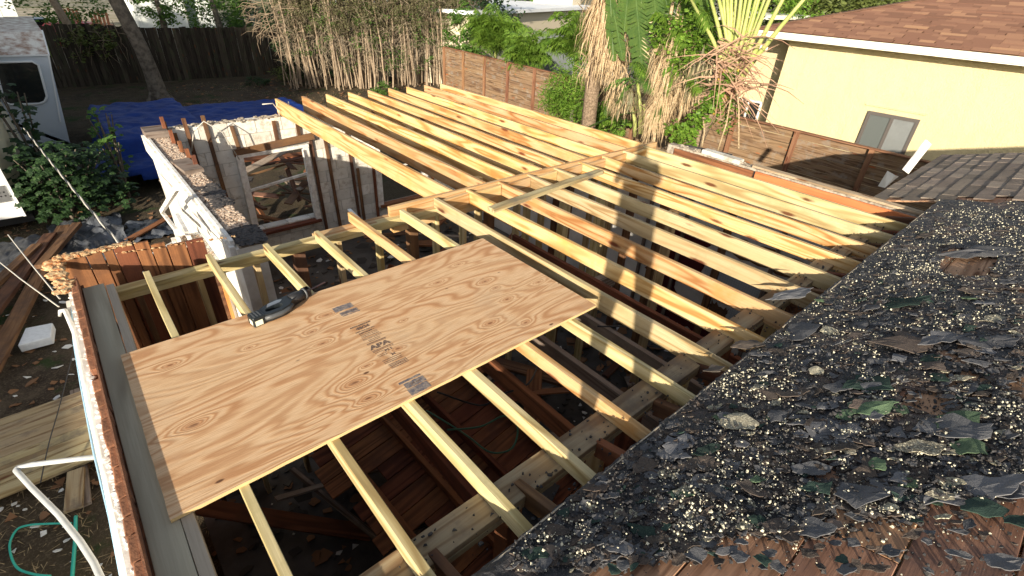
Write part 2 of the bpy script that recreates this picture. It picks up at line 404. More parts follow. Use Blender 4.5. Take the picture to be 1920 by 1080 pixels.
for i in range(n): pts.append((X0+(X1-X0)*i/n, Y0+rr.uniform(0, .0025)))
for i in range(n//2): pts.append((X1-rr.uniform(0, .0025), Y0+(Y1-Y0)*i/(n//2)))
for i in range(n): pts.append((X1-(X1-X0)*i/n, Y1-rr.uniform(0, .0025)))
for i in range(n//2): pts.append((X0+rr.uniform(0, .0035), Y1-(Y1-Y0)*i/(n//2)))
mb.prism(pts, T); mb.mi = [0, 0]+[1]*len(pts)
ply = mb.build('plywood_sheet', [M['ply'], M['ply_edge']]); ply.location = (1.22, -.61, -.018)
tag(ply, 'full sheet of stamped plywood laid across the near rafters', 'plywood sheet')
M['ink'] = plain('stamp_ink', (.07, .055, .06), .7, .2, nz=120., amt=.85, c2=(.33, .21, .13))
def text_part(txt, x, y, size, parent, z, bold=.0, sx=1.):
    cu = bpy.data.curves.new('txt', 'FONT'); cu.body = txt; cu.size = size; cu.offset = bold; cu.align_x = 'CENTER'; cu.align_y = 'CENTER'
    ob = bpy.data.objects.new('txt', cu); COL.objects.link(ob); bpy.context.view_layer.update()
    me = bpy.data.meshes.new_from_object(ob.evaluated_get(bpy.context.evaluated_depsgraph_get()))
    bpy.data.objects.remove(ob)
    me.materials.clear(); me.materials.append(M['ink'])
    o = bpy.data.objects.new('printed_line', me); link(o, parent); o.location = (x-1.22, y+.61, z); o.scale = (sx, 1, 1); return o
zt = .0192
cx = 1.122
text_part('RATED SHEATHING', cx+.0, -.505, .017, ply, zt, .0006, .85)
text_part('48/24', cx, -.535, .036, ply, zt, .0012, 1.0)
text_part('SIZED FOR SPACING', cx, -.566, .013, ply, zt, .0004)
text_part('EXPOSURE 1', cx, -.587, .017, ply, zt, .0005)
text_part('APA', cx, -.745, .052, ply, zt, .0022, 1.25)
text_part('PS 1', cx+.02, -.81, .026, ply, zt, .0008)
text_part('24', cx+.02, -.86, .026, ply, zt, .0008)
ik = MB(); rr = random.Random(5)
def dash(y, xa, xb, h, gap=.0):
    x = xa-1.22
    while x < xb-1.22:
        L = rr.uniform(.004, .013) if gap else xb-xa
        e = min(x+L, xb-1.22); ik.box(x, e, y+.61-h/2, y+.61+h/2, zt-.0004, zt+.0002); x = e+(rr.uniform(.002, .004) if gap else 1)
for y in (-.604, -.617, -.63): dash(y, 1.07, 1.175, .0035, 1)
for y in (-.647, -.656): dash(y, 1.065, 1.18, .003)
for y in (-.672, -.684): dash(y, 1.09, 1.16, .004, 1)
dash(-.70, 1.065, 1.18, .004); dash(-.709, 1.065, 1.18, .003)
dash(-.776, 1.06, 1.185, .004); dash(-.786, 1.06, 1.185, .003)
for y in (-.80, -.825, -.838): dash(y, 1.065, 1.12, .0035, 1)
for y in (-.882, -.897, -.91): dash(y, 1.065, 1.175, .004, 1)
for y in (-.93, -.94, -.95, -.962): dash(y, 1.075, 1.18, .0045)
ik.build('printed_lines', M['ink'], ply, kind='stuff')
M['ink_pale'] = plain('smeared_ink', (.11, .10, .115), .45, .5, nz=45., amt=.9, c2=(.34, .27, .21))
sm = MB()
for (xa, xb, ya, yb) in ((1.06, 1.18, -.245, -.30), (1.075, 1.185, -.318, -.352), (1.08, 1.19, -.358, -.366), (1.045, 1.17, -1.085, -1.10), (1.06, 1.175, -1.108, -1.15), (1.055, 1.17, -1.155, -1.205)):
    k = 14; top = [(xa+(xb-xa)*i/k-1.22, ya+.61+rr.uniform(-.002, .002)) for i in range(k+1)]; bot = [(xb-(xb-xa)*i/k-1.22, yb+.61+rr.uniform(-.002, .002)) for i in range(k+1)]
    sm.prism((top+bot)[::-1], .0004, z0=zt-.0006)
sm.build('ink_smear', M['ink_pale'], ply, kind='stuff')
text_part('SHEATHING', 1.13, -.336, .018, ply, zt+.0003, .0004)
text_part('24 oc', 1.12, -1.13, .026, ply, zt+.0003, .0006)

# ------------------------------------------------------------ reciprocating saw on the plywood
M['saw_body'] = plain('dark_teal_plastic', (.012, .016, .019), .38, .5)
M['saw_grip'] = plain('grey_rubber_grip', (.075, .08, .085), .5, .5)
M['saw_chrome'] = plain('satin_metal', (.62, .60, .56), .28, .5, metal=1.)
M['label'] = plain('pale_label', (.78, .80, .62), .5, .4)
M['blade'] = plain('used_saw_blade', (.12, .06, .05), .4, .5, metal=.7)
saw = thing('reciprocating_saw', 'dark cordless reciprocating saw lying on the far edge of the plywood', 'saw', (.62, -.13, .0), RAD(8)); saw.scale = (.88, .88, .88)
b = MB(); b.box(0, .085, -.055, .035, .0, .075); b.build('battery', M['saw_body'], saw, bevel=.008)
b = MB(); b.box(-.0015, 0, -.04, -.002, .018, .052); b.box(.012, .060, -.0565, -.055, .012, .05); b.build('battery_label', M['label'], saw)
for k in (.02, .04, .06): pass
b = MB()
for k in range(3): b.box(.015+.02*k, .023+.02*k, -.045, .02, .075, .078)
b.build('battery_rib', M['saw_grip'], saw)
ou = [(.075, -.05), (.12, -.064), (.20, -.066), (.262, -.045), (.29, -.012), (.345, .012), (.40, .03), (.405, .075), (.35, .085), (.27, .075), (.18, .072), (.11, .052), (.075, .035)]
def ring(outer, inner, h, z0):
    b = MB(); n = len(outer)
    for k, z in ((0, z0), (1, z0+h)):
        b.v += [(x, y, z) for x, y in outer]+[(x, y, z) for x, y in inner]
    for i in range(n):
        j = (i+1) % n
        b.f += [(i, n+i, n+j, j), (2*n+i, 2*n+j, 3*n+j, 3*n+i), (i, j, 2*n+j, 2*n+i), (n+i, 3*n+i, 3*n+j, n+j)]; b.mi += [0]*4
    return b
c0 = (.165, -.008)
inn = []
for x, y in ou:
    a = math.atan2(y-c0[1], x-c0[0]); inn.append((c0[0]+.062*math.cos(a), c0[1]+.026*math.sin(a)))
body = ring(ou, inn, .062, .008).build('body', M['saw_body'], saw, smooth=False, bevel=.012)
b = MB(); b.tube([(.08, -.048, .04), (.12, -.060, .042), (.18, -.064, .042), (.24, -.054, .042), (.285, -.02, .042)], [.016, .018, .018, .018, .014], 10); b.build('handle', M['saw_grip'], saw, smooth=True)
b = MB(); b.prism([(.13, .020), (.22, .022), (.25, .045), (.22, .062), (.15, .055)], .012, z0=.062); b.build('side_plate', M['saw_chrome'], saw, bevel=.003)
b = MB(); b.tube([(.30, .035, .04), (.36, .045, .042), (.41, .055, .042)], [.043, .040, .036], 14); b.build('front_boot', M['black'], saw, smooth=True)
b = MB(); b.tube([(.408, .055, .042), (.42, .057, .042)], [.040, .044], 14); b.build('collar', M['saw_grip'], saw, smooth=True)
b = MB(); b.box(.425, .46, .032, .036, .015, .075); b.box(.425, .46, .078, .082, .015, .075); b.box(.455, .459, .032, .082, .015, .035); b.box(.455, .459, .032, .082, .055, .075); b.build('shoe', M['black'], saw)
b = MB(); b.prism([(.43, .050), (.60, .075), (.605, .088), (.59, .092), (.43, .066)], .0018, z0=.045); b.build('blade', M['blade'], saw)
# ============================================================ EXISTING HOUSE AND ITS STRIPPED ROOF
SL = .30; RY = -2.14; RZ0 = .035
def rz_(y): return RZ0+(RY-y)*SL
house = thing('house_roof', 'stripped low roof in the foreground, black felt over old brown deck boards', 'roof', (3.5, -3, G))
def HP(x, y, z): return (x-3.5, y+3, z+RZ0-G)
cs, sn = math.cos(math.atan(SL)), math.sin(math.atan(SL))
RN = Vector((0, sn, cs)); RU = Vector((0, -cs, sn))     # roof normal, up-slope direction
# deck boards, run along X, joints staggered
rr = random.Random(11)
wd = .236; row = 0; s = 0.0
while s < 5.0:
    x = -1.4+rr.uniform(-.4, 0)
    vis = s < 2.0
    while x < 9.95:
        L = rr.uniform(.9, 2.0) if vis else 3.6
        xe = min(x+L, 9.98)
        if not (s < .19 and x < .6 and xe < .9):
            c = Vector(HP((x+xe)/2, RY, 0))+RU*(s+wd/2)+RN*(-.012+rr.uniform(-.002, .002))
            a = c-Vector(((xe-x)/2-.003, 0, 0)); b_ = c+Vector(((xe-x)/2-.003, 0, 0))
            o = lumber('deck_board', a, b_, wd-.006, .019, M['deck'], house, up=RN, seed=rr.randrange(9) if vis else 1, wob=.0)
        x = xe
    s += wd
# far slope, ridge behind the photographer
yr = RY-5.0*cs; zr = 5.0*sn
b = MB(); b.add([HP(-1.4, yr, zr), HP(10, yr, zr), HP(10, yr-5, zr-1.5), HP(-1.4, yr-5, zr-1.5)], [(0, 3, 2, 1)])
b.build('rear_slope', M['deck'], house)
# eave edge board and the old rafters below the deck
lumber('eave_board', HP(.55, RY-.03, -.045), HP(6.9, RY-.03, -.045), .019, .06, M['grey_old'], house, up=(0, 0, 1), seed=3)
M['felt_edge'] = plain('pale_torn_edge', (.55, .47, .36), .8, .2, nz=20., amt=.7)
b = MB(); rr = random.Random(4); x = .75
while x < 6.6:
    L = rr.uniform(.08, .5); h = rr.uniform(.004, .012); b.bar(HP(x, RY+.006+rr.uniform(-.004, .006), .012), HP(x+L, RY+.006+rr.uniform(-.004, .006), .012), .006, h); x += L+rr.uniform(0, .25)
b.build('torn_edge_strip', M['felt_edge'], house, kind='stuff')
for i in range(14):
    x = .1+i*.47
    lumber('old_rafter', HP(x+.16, RY+.26+rr.uniform(-.08, .06), -.20), HP(x+.12, RY-3.2, -.16+3.1*SL), .042, .10, M['old' if i % 3 else 'red_old'], house, seed=i % 4)
# house wall standing under the eave
b = MB(); b.box(-.3-3.5, 10-3.5, -.02-3+3, .13, 0, 2.6); 
hw = MB(); hw.box(-.5-3.5, 9.6-3.5, -2.78+3, -2.6+3, 0, 2.68); hw.box(-.5-3.5, -.3-3.5, -10+3, -2.78+3, 0, 2.68); hw.box(9.4-3.5, 9.6-3.5, -10+3, -2.78+3, 0, 2.68)
hw.build('house_wall', M['drywall'], house)

# black felt: a bumpy torn sheet lying over the boards
def felt_mask(x, s):
    n1 = mnoise.noise(Vector((x*.9+3, s*1.6, 0)))+.55*mnoise.noise(Vector((x*3.1, s*4.5, 2)))+.3*mnoise.noise(Vector((x*11, s*13, 5)))
    m = .34+n1*.75
    # bare boards: the corner at the photographer's right foot and some patches
    if x < 2.6:
        d = s-.44-(x-1.3)*.70+.10*mnoise.noise(Vector((x*6, s*6, 1)))+.05*mnoise.noise(Vector((x*19, s*19, 1)))
        if d > 0: m -= .3+d*5
        else: m += .3
    e = ((x-4.75)/.55)**2+((s-.55)/.22)**2; m -= 1.1*math.exp(-e*1.3); e = ((x-1.95)/.12)**2+((s-.62)/.08)**2; m -= .9*math.exp(-e)
    if x > 6.85+.12*mnoise.noise(Vector((s*4, 0, 0))): return -1
    if s < .35: m += .4
    if x > 3.6: m += .22
    return m
def felt_h(x, s):
    n = mnoise.noise(Vector((x*5, s*5, 7)))*.010+mnoise.noise(Vector((x*17, s*17, 9)))*.008+mnoise.noise(Vector((x*45, s*45, 1)))*.005
    return max(.004, .016+n)
def felt_mat():
    t = NT('black_roofing_felt', .62, .5); p = t.obj()
    a = t.noise(p, 3., 6., .7); b = t.noise(p, 24., 6., .75); c = t.noise(p, 110., 3., .7)
    col = t.ramp(b, [(.3, (.014, .014, .017)), (.5, (.034, .034, .040)), (.72, (.085, .08, .08))])
    col = t.mix(t.math('MULTIPLY', t.step(a, .50, .62), .7), col, (.13, .085, .065))
    col = t.mix(t.math('MULTIPLY', t.step(c, .56, .72), .7), col, (.13, .125, .115))
    t.col(col); t.bump(t.math('ADD', b, t.math('MULTIPLY', c, .7)), .012, 1.); return t.m
M['felt'] = felt_mat()
stp = .022; nx = int(8.0/stp); ns = int(2.3/stp)
V = []; keep = {}
idx = {}
def vid(i, j):
    k = (i, j)
    if k not in idx:
        x = -.9+i*stp; s_ = -.015+j*stp
        x += .35*stp*mnoise.noise(Vector((i*.9, j*.9, 3))); s2 = s_+.35*stp*mnoise.noise(Vector((i*.9, j*.9, 8)))
        h = felt_h(x, s_)
        idx[k] = len(V); V.append(tuple(Vector(HP(x, RY, 0))+RU*s2+RN*h))
    return idx[k]
Fc = []; rimc = []
for j in range(ns):
    s_ = -.015+(j+.5)*stp
    for i in range(nx):
        x = -.9+(i+.5)*stp
        if x < .1 and s_ < .3: pass
        if felt_mask(x, s_) > 0: Fc.append((vid(i, j), vid(i+1, j), vid(i+1, j+1), vid(i, j+1)))
fe = {}
for f in Fc:
    for a, b_ in zip(f, f[1:]+f[:1]):
        k = (min(a, b_), max(a, b_)); fe[k] = fe.get(k, 0)+1
nv = len(V)
dn = {}
def down(a):
    if a not in dn: dn[a] = len(V); V.append(tuple(Vector(V[a])-RN*.016))
    return dn[a]
for (a, b_), c in list(fe.items()):
    if c == 1: Fc.append((a, b_, down(b_), down(a)))
MB().add(V, Fc).build('roofing_felt', M['felt'], house, smooth=False, kind='stuff')

# intact shingles on the far part of the roof
M['shingle_old'] = None
def shingle_mat(name, a, b, c_, gran=.5, sc=260.):
    t = NT(name, .92, .2); v = t.objr(); n = t.noise(v, sc, 2., .8); m = t.noise(v, 3.5, 4., .65)
    col = t.mix(t.step(m, .4, .65), a, b); r = t.rnd()
    col = t.hsv(col, t.math('ADD', .49, t.math('MULTIPLY', r, .02)), 1., t.math('ADD', .7, t.math('MULTIPLY', t.math('FRACT', t.math('MULTIPLY', r, 7.3)), .6)))
    col = t.mix(t.math('MULTIPLY', t.step(n, .5, .66), gran), col, c_)
    t.col(col); t.bump(n, .003, .8); return t.m
M['shingle_old'] = shingle_mat('worn_grey_shingle', (.25, .205, .17), (.17, .14, .12), (.36, .30, .24))
rr = random.Random(21); s = -.62; r = 0
while s < 1.95:
    x = 6.82+(.15 if r % 2 else 0)+rr.uniform(-.03, .03)
    if s > .05: x = 6.92+(.12 if r % 2 else 0)+rr.uniform(-.05, .08)
    while x < 9.95:
        L = .305*rr.choice((1, 1, 1, 2)); xe = min(x+L-.008, 9.98)
        c = Vector(HP((x+xe)/2, RY, 0))+RU*(s+.08)+RN*(.012+rr.uniform(-.001, .002))
        X = Vector((1, rr.uniform(-.01, .01), 0)).normalized(); U = (RU-RN*.05+Vector((0, 0, 0))).normalized()
        curl = rr.uniform(0, .012)
        b = MB(); hx = (xe-x)/2; lo, hi = -.075, .075
        b.add([(-hx, lo, .005+curl*rr.random()), (0, lo, .004+curl*.4), (hx, lo+rr.uniform(-.008, .008), .005+curl*rr.random()), (-hx, hi, .001), (0, hi, .001), (hx, hi, .001),
               (-hx, lo, -.004), (0, lo, -.004), (hx, lo, -.004)], [(0, 1, 4, 3), (1, 2, 5, 4), (0, 6, 7, 1), (1, 7, 8, 2), (2, 8, 5), (0, 3, 6)])
        o = b.build('shingle', M['shingle_old'], house)
        o.matrix_local = Matrix(((X.x, U.x, RN.x, c.x), (X.y, U.y, RN.y, c.y), (X.z, U.z, RN.z, c.z), (0, 0, 0, 1)))
        x = xe+.008
    s += .143; r += 1
# deck under the overhanging shingles at the low edge
b = MB(); q0 = Vector(HP(6.85, RY, 0))-RU*.62+RN*(-.012); 
b.frame(Vector(HP(8.42, RY, 0))-RU*.3+RN*(-.008), (1, 0, 0), RU, RN, 3.1, .64, .02); b.build('deck_edge', M['deck'], house)

# torn scraps of shingle lying on the felt
M['scrap_slate'] = shingle_mat('slate_grey_scrap', (.15, .15, .16), (.085, .087, .095), (.26, .25, .24), .35, 180.)
M['scrap_brown'] = shingle_mat('brown_black_scrap', (.13, .10, .082), (.062, .052, .047), (.22, .19, .155), .4, 150.)
M['scrap_green'] = shingle_mat('green_granule_scrap', (.10, .15, .085), (.055, .095, .06), (.20, .25, .15), .5, 200.)
M['scrap_dkgreen'] = shingle_mat('dark_green_scrap', (.035, .062, .05), (.022, .038, .034), (.07, .10, .08), .4, 200.)
M['scrap_pale'] = shingle_mat('gravel_coated_scrap', (.30, .27, .20), (.20, .18, .14), (.75, .70, .52), .9, 120.)
KIND = {'scrap_slate': 'slate grey torn shingle scrap lying on the black felt', 'scrap_brown': 'brown black torn shingle scrap lying on the black felt',
        'scrap_green': 'bright green torn shingle scrap lying on the black felt', 'scrap_dkgreen': 'dark green torn shingle scrap lying on the black felt',
        'scrap_pale': 'pale gravel coated roofing scrap lying on the black felt'}
def scrap_geo(size, ar, rng):
    # angular torn outline: a few corners, ragged edges between them, faint curl
    k = rng.randint(4, 6); C = []; sub_ = 4 if size > .045 else (3 if size > .025 else 1)
    for i in range(k):
        a = 6.2832*(i+rng.uniform(-.28, .28))/k; r = rng.uniform(.62, 1.12); C.append((r*math.cos(a)*size*ar*.5, r*math.sin(a)*size*.5))
    P = []
    for i in range(k):
        (ax, ay), (bx, by) = C[i], C[(i+1) % k]
        for j in range(sub_):
            t = (j+rng.uniform(-.2, .2)*(j > 0))/sub_; nz = rng.uniform(-.085, .085)*size*(j > 0); P.append((ax+(bx-ax)*t-(by-ay)*nz/max(size, .01), ay+(by-ay)*t+(bx-ax)*nz/max(size, .01)))
    n = len(P); c1, c2 = rng.uniform(-.5, .35), rng.uniform(-.4, .3); sd_ = rng.uniform(0, 90); th = .003
    def Z(x, y): u, v = x/size, y/size; return size*(c1*.22*u*u+c2*.22*v*v+.10*mnoise.noise(Vector((u*1.7+sd_, v*1.7, 0))))
    V = [(0, 0, Z(0, 0))]+[(x*.55, y*.55, Z(x*.55, y*.55)) for x, y in P]+[(x, y, Z(x, y)) for x, y in P]
    kk = len(V); V += [(x, y, z-th) for x, y, z in V]
    Fq = [(0, i, i % n+1) for i in range(1, n+1)]+[(i, n+i, n+i % n+1, i % n+1) for i in range(1, n+1)]
    Fq += [tuple(kk+q for q in reversed(f)) for f in Fq]+[(n+i, kk+n+i, kk+n+i % n+1, n+i % n+1) for i in range(1, n+1)]
    return V, Fq, n
def scrap(x, s, size, m, rng, ar=1.6, ang=None, tilt=.12, lift=0):
    V, Fq, n = scrap_geo(size, ar, rng)
    mb = MB().add(V, Fq); o = mb.build('shingle_scrap', M[m])
    a = rng.uniform(-.7, .7) if ang is None else ang
    X = (Vector((1, 0, 0))*math.cos(a)+RU*math.sin(a)); N_ = (RN+X*rng.uniform(-tilt, tilt)+RU*rng.uniform(-tilt, tilt)).normalized()
    Y = N_.cross(X).normalized(); X = Y.cross(N_)
    c = Vector((x, RY, RZ0))+RU*s+RN*(felt_h(x, s)+.006+lift)
    o.matrix_world = Matrix(((X.x, Y.x, N_.x, c.x), (X.y, Y.y, N_.y, c.y), (X.z, Y.z, N_.z, c.z), (0, 0, 0, 1)))
    tag(o, KIND[m], 'shingle scrap', m.replace('scrap_', '').replace('dkgreen', 'dark green')+' scraps strewn on the felt'); return o
def roofpt(u, v):
    d = RT*((u-960)/F)-UP*((v-540)/F)+fwd; P0 = Vector((0, RY, RZ0))
    t = (P0-CAM).dot(RN)/d.dot(RN); p = CAM+d*t; return p.x, (p-P0).dot(RU)
rr = random.Random(31)
# the larger scraps, measured
big = [(1500, 628, 95, 'scrap_slate', 2.2), (1680, 578, 80, 'scrap_dkgreen', 2.), (1630, 725, 85, 'scrap_dkgreen', 2.), (1530, 705, 42, 'scrap_pale', 1.3), (1460, 790, 60, 'scrap_slate', 1.4), (1580, 735, 60, 'scrap_slate', 1.6),
       (1350, 790, 32, 'scrap_green', 1.2), (1375, 800, 80, 'scrap_pale', 1.6), (1632, 778, 75, 'scrap_green', 1.8), (1790, 797, 75, 'scrap_green', 1.8), (1550, 815, 90, 'scrap_slate', 1.9), (1580, 850, 55, 'scrap_brown', 1.6),
       (1820, 852, 75, 'scrap_green', 1.5), (1720, 850, 80, 'scrap_pale', 1.4), (1780, 815, 90, 'scrap_slate', 1.8), (1640, 880, 45, 'scrap_green', 1.4), (1700, 915, 55, 'scrap_green', 1.2), (1620, 940, 95, 'scrap_slate', 2.2),
       (1830, 928, 110, 'scrap_slate', 2.2), (1890, 930, 60, 'scrap_slate', 1.6), (1420, 912, 32, 'scrap_green', 1.3), (1390, 845, 45, 'scrap_slate', 1.), (1500, 890, 45, 'scrap_slate', 1.2), (1530, 925, 60, 'scrap_dkgreen', 1.7),
       (1845, 965, 60, 'scrap_dkgreen', 1.6), (1910, 990, 40, 'scrap_dkgreen', 1.4), (1440, 745, 70, 'scrap_brown', 1.8), (1770, 640, 90, 'scrap_slate', 2.2), (1850, 650, 70, 'scrap_slate', 2.), (1700, 655, 90, 'scrap_brown', 2.),
       (1300, 1050, 60, 'scrap_slate', 1.3), (1430, 1060, 45, 'scrap_dkgreen', 1.3), (1390, 1060, 40, 'scrap_slate', 1.2), (1340, 700, 50, 'scrap_brown', 1.8), (1400, 655, 55, 'scrap_brown', 1.8), (1850, 480, 90, 'scrap_slate', 2.4), (1620, 770, 60, 'scrap_brown', 1.6), (1480, 560, 70, 'scrap_slate', 2.)]
BL = {3: 'smallest pale gravel coated scrap, standing on the grey pile', 7: 'pale gravel coated scrap beside the light green chip', 6: 'small light green chip on the pale coated scrap', 8: 'pale green scrap in the middle of the felt, beside a long slate scrap', 9: 'curved light green scrap at the right, upper of two', 12: 'lower light green scrap at the right, above the bare boards', 13: 'large pale gravel coated scrap left of the green scraps',
      1: 'dark green scrap highest on the roof, amid the gravel', 2: 'long dark green scrap behind the pale gravel coated one', 0: 'long blue grey scrap hanging at the roof edge', 17: 'largest long slate grey scrap, just above the bare boards', 18: 'slate grey scrap folded at the right above the bare boards', 10: 'slate grey slab in the middle of the felt, left of the pale scrap', 35: 'slate grey scrap near the shingles at the top right'}
for bi, (u, v, px, m, ar) in enumerate(big):
    x, s = roofpt(u, v); d = (Vector((x, RY, RZ0))+RU*s-CAM).length
    o = scrap(x, s, px*d/F*.62, m, rr, ar, .70+rr.uniform(-.22, .22), .08, .010)
    if bi in BL: o['label'] = BL[bi]; del o['group']
for i in range(250):
    u = rr.uniform(980, 1920); v = rr.uniform(430, 1075)
    x, s = roofpt(u, v)
    if s < .03 or x > 6.8: continue
    if s > 1.0 and rr.random() < .6: continue
    m = rr.choices(('scrap_slate', 'scrap_brown', 'scrap_dkgreen', 'scrap_green', 'scrap_pale'), (50, 40, 9, 4, 6))[0]
    if felt_mask(x, s) < -.1 and rr.random() < .75: continue
    scrap(x, s, rr.uniform(.035, .105)*(1 if x < 3 else 1.3), m, rr, rr.uniform(1., 2.4), .70+rr.uniform(-.55, .55), .14, .006)

# the countless smaller flakes, joined
for m_i, (mn, cnt_) in enumerate((('scrap_slate', 1700), ('scrap_brown', 1700), ('scrap_dkgreen', 170), ('scrap_pale', 190))):
    fb_ = MB(); c = 0
    while c < cnt_:
        u = rr.uniform(960, 1920); v = rr.uniform(400, 1080); x, s = roofpt(u, v)
        if s < .02 or x > 6.9: c += 1; continue
        if felt_mask(x, s) < -.1 and rr.random() < .85: c += 1; continue
        V_, F_, n_ = scrap_geo(rr.uniform(.012, .050), rr.uniform(1., 2.6), rr); a = .7+rr.uniform(-.7, .7)
        X = (Vector((1, 0, 0))*math.cos(a)+RU*math.sin(a)); N_ = (RN+X*rr.uniform(-.3, .3)+RU*rr.uniform(-.3, .3)).normalized(); Y = N_.cross(X).normalized(); X = Y.cross(N_)
        c_ = Vector((x, RY, RZ0))+RU*s+RN*(felt_h(x, s)+.006); fb_.add([c_+X*p+Y*q+N_*r for p, q, r in V_], F_); c += 1
    tag(fb_.build('small_scraps', M[mn]), 'countless small '+KIND[mn].split(' torn')[0]+' flakes over the black felt', 'shingle flakes', kind='stuff')

# pale roof gravel: real grains, clustered
M['gravel'] = plain('pale_roof_gravel', (.74, .70, .53), .8, .4, nz=60., amt=.5, c2=(.40, .37, .33))
M['grit'] = plain('dark_roof_grit', (.03, .03, .035), .8, .4, nz=60., amt=.5, c2=(.10, .09, .08))
def grains(name, mat, n, dens, sz, rng, label, flat=.65):
    nb = np.random.default_rng(rng)
    oct_v = np.array([(1, 0, 0), (-1, 0, 0), (0, 1, 0), (0, -1, 0), (0, 0, 1), (0, 0, -1)], float); oct_f = [(0, 2, 4), (2, 1, 4), (1, 3, 4), (3, 0, 4), (2, 0, 5), (1, 2, 5), (3, 1, 5), (0, 3, 5)]
    V = []; Fc = []; c = 0; tries = 0
    ru, rn = np.array(RU), np.array(RN)
    while c < n and tries < n*14:
        tries += 1
        u = nb.uniform(960, 1925); v = nb.uniform(375, 1080); x, s = roofpt(u, v)
        if s < .0 or x > 7.05 or nb.random() > dens(x, s, u, v): continue
        r = nb.uniform(*sz)*(nb.random()**2.2*1.1+.45)
        A = nb.normal(size=(3, 3)); Q, _ = np.linalg.qr(A)
        P = (oct_v*nb.uniform(.6, 1.15, (6, 1))*r) @ Q.T
        h = felt_h(x, s)+.001 if felt_mask(x, s) > 0 else 0.0
        c0_ = np.array((x, RY, RZ0))+ru*s+rn*(h+r*.3+(nb.uniform(0, .012) if h else 0))
        P = P+c0_; b0 = len(V); V += [tuple(q) for q in P]; Fc += [tuple(i+b0 for i in f) for f in oct_f]; c += 1
    mb = MB().add(V, Fc); o = mb.build(name, mat); tag(o, label, 'gravel', kind='stuff'); return o
def dens_w(x, s, u, v):
    n = mnoise.noise(Vector((x*2.3, s*5.5, 11)))+.5*mnoise.noise(Vector((x*9, s*14, 3)))
    n2 = mnoise.noise(Vector((x*1.1+4, s*2.2, 21)))+.5*mnoise.noise(Vector((x*26, s*30, 2)))
    d = .012+max(0, n*1.5+n2*.8-.12)**1.6*1.3
    if felt_mask(x, s) < 0 and s > .3: d *= .12
    band = math.exp(-((v-(430+(1900-u)*.22))/70)**2) if u > 1330 else 0
    d += band*.5+(.35*math.exp(-((u-1350)/130)**2-((v-920)/110)**2))+.25*math.exp(-((u-1450)/140)**2-((v-600)/90)**2)+.35*math.exp(-((u-1700)/170)**2-((v-980)/60)**2)
    if v < 620: d += .08
    if s < .16: d *= .35
    if 1180 < u < 1340 and v < 900: d *= .4
    if s > .3 and felt_mask(x, s) < .0: d *= .07 if felt_mask(x, s) < -.35 else .4
    d *= 1.15
    return d*(.25+.75*(mnoise.noise(Vector((x*14, s*18, 40))) > -.1))
grains('roof_gravel', M['gravel'], 8200, dens_w, (.0013, .0062), 5, 'pale gravel grains scattered thickly over the black felt')
grains('roof_grit', M['grit'], 9000, lambda x, s, u, v: .8 if felt_mask(x, s) > -.25 else .1, (.003, .009), 6, 'black crumbs of tar scattered over felt and boards')

M['orange_board'] = wood('orange_stained_board', (.62, .25, .09), (.55, .20, .07), (.36, .11, .04), rough=.75)
# ============================================================ WALLS OF THE HALF-OPEN ADDITION
def block_mat():
    t = NT('concrete_block', .92, .2); v = t.objr(); a = t.noise(v, 3., 6., .7); b = t.noise(v, 40., 4., .7)
    c = t.mix(t.step(a, .4, .65), (.62, .59, .53), (.74, .72, .67)); c = t.mix(t.math('MULTIPLY', t.step(t.noise(v, 5.5, 6., .75), .52, .66), .75), c, (.34, .28, .21))
    r = t.rnd(); c = t.hsv(c, .5, 1., t.math('ADD', .85, t.math('MULTIPLY', r, .25)))
    t.col(c); t.bump(b, .006, .8); return t.m
M['block'] = block_mat()
M['mortar'] = plain('grey_mortar', (.46, .44, .40), .95, .1, nz=20., amt=.5)
bw = thing('block_wall', 'pale concrete block wall with two empty window openings beyond the rafters', 'wall', (3.8, 5.85, G))
holes = [(2.0, 3.14, -2.12, -.72), (4.34, 5.45, -2.14, -.78)]
rr = random.Random(8); meshes = {}
def block(parent, org, ax, x0, x1, z0, z1, y):
    L = x1-x0; k = (round(L, 2), round(z1-z0, 2))
    if k not in meshes:
        b = MB(); e = .006; b.frame((0, 0, 0), (1, 0, 0), (0, 1, 0), (0, 0, 1), L-.009, .19, z1-z0-.009)
        me = bpy.data.meshes.new('block'); me.from_pydata(b.v, [], b.f); me.materials.append(M['block']); meshes[k] = me
    o = bpy.data.objects.new('concrete_block', meshes[k]); link(o, parent)
    if ax == 'x': o.location = ((x0+x1)/2-org[0], y+rr.uniform(-.002, .002)-org[1], (z0+z1)/2-org[2])
    else: o.location = (y+rr.uniform(-.002, .002)-org[0], (x0+x1)/2-org[1], (z0+z1)/2-org[2]); o.rotation_euler = (0, 0, RAD(90))
def block_run(parent, org, ax, a0, a1, zb, zt, y, holes=()):
    z = zt; r = 0
    while z > zb+.05:
        z0 = max(z-.2, zb); xx = a0-(.2 if r % 2 else 0)
        while xx < a1:
            p, q = max(xx, a0), min(xx+.4, a1)
            segs = [(p, q)]
            for (h0, h1, hz0, hz1) in holes:
                if z0 < hz1-.09 and z > hz0+.09:
                    ns_ = []
                    for (m0, m1) in segs:
                        if m1 <= h0 or m0 >= h1: ns_.append((m0, m1)); continue
                        if m0 < h0: ns_.append((m0, h0))
                        if m1 > h1: ns_.append((h1, m1))
                    segs = ns_
            for m0, m1 in segs:
                if m1-m0 > .03: block(parent, org, ax, m0, m1, z0, z, y)
            xx += .4
        z -= .2; r += 1
block_run(bw, (3.8, 5.85, G), 'x', 1.2, 6.45, G, -.25, 5.85, holes)
b = MB()
def mort(x0, x1, z0, z1): b.box(x0-3.8, x1-3.8, -.085, .085, z0-G, z1-G)
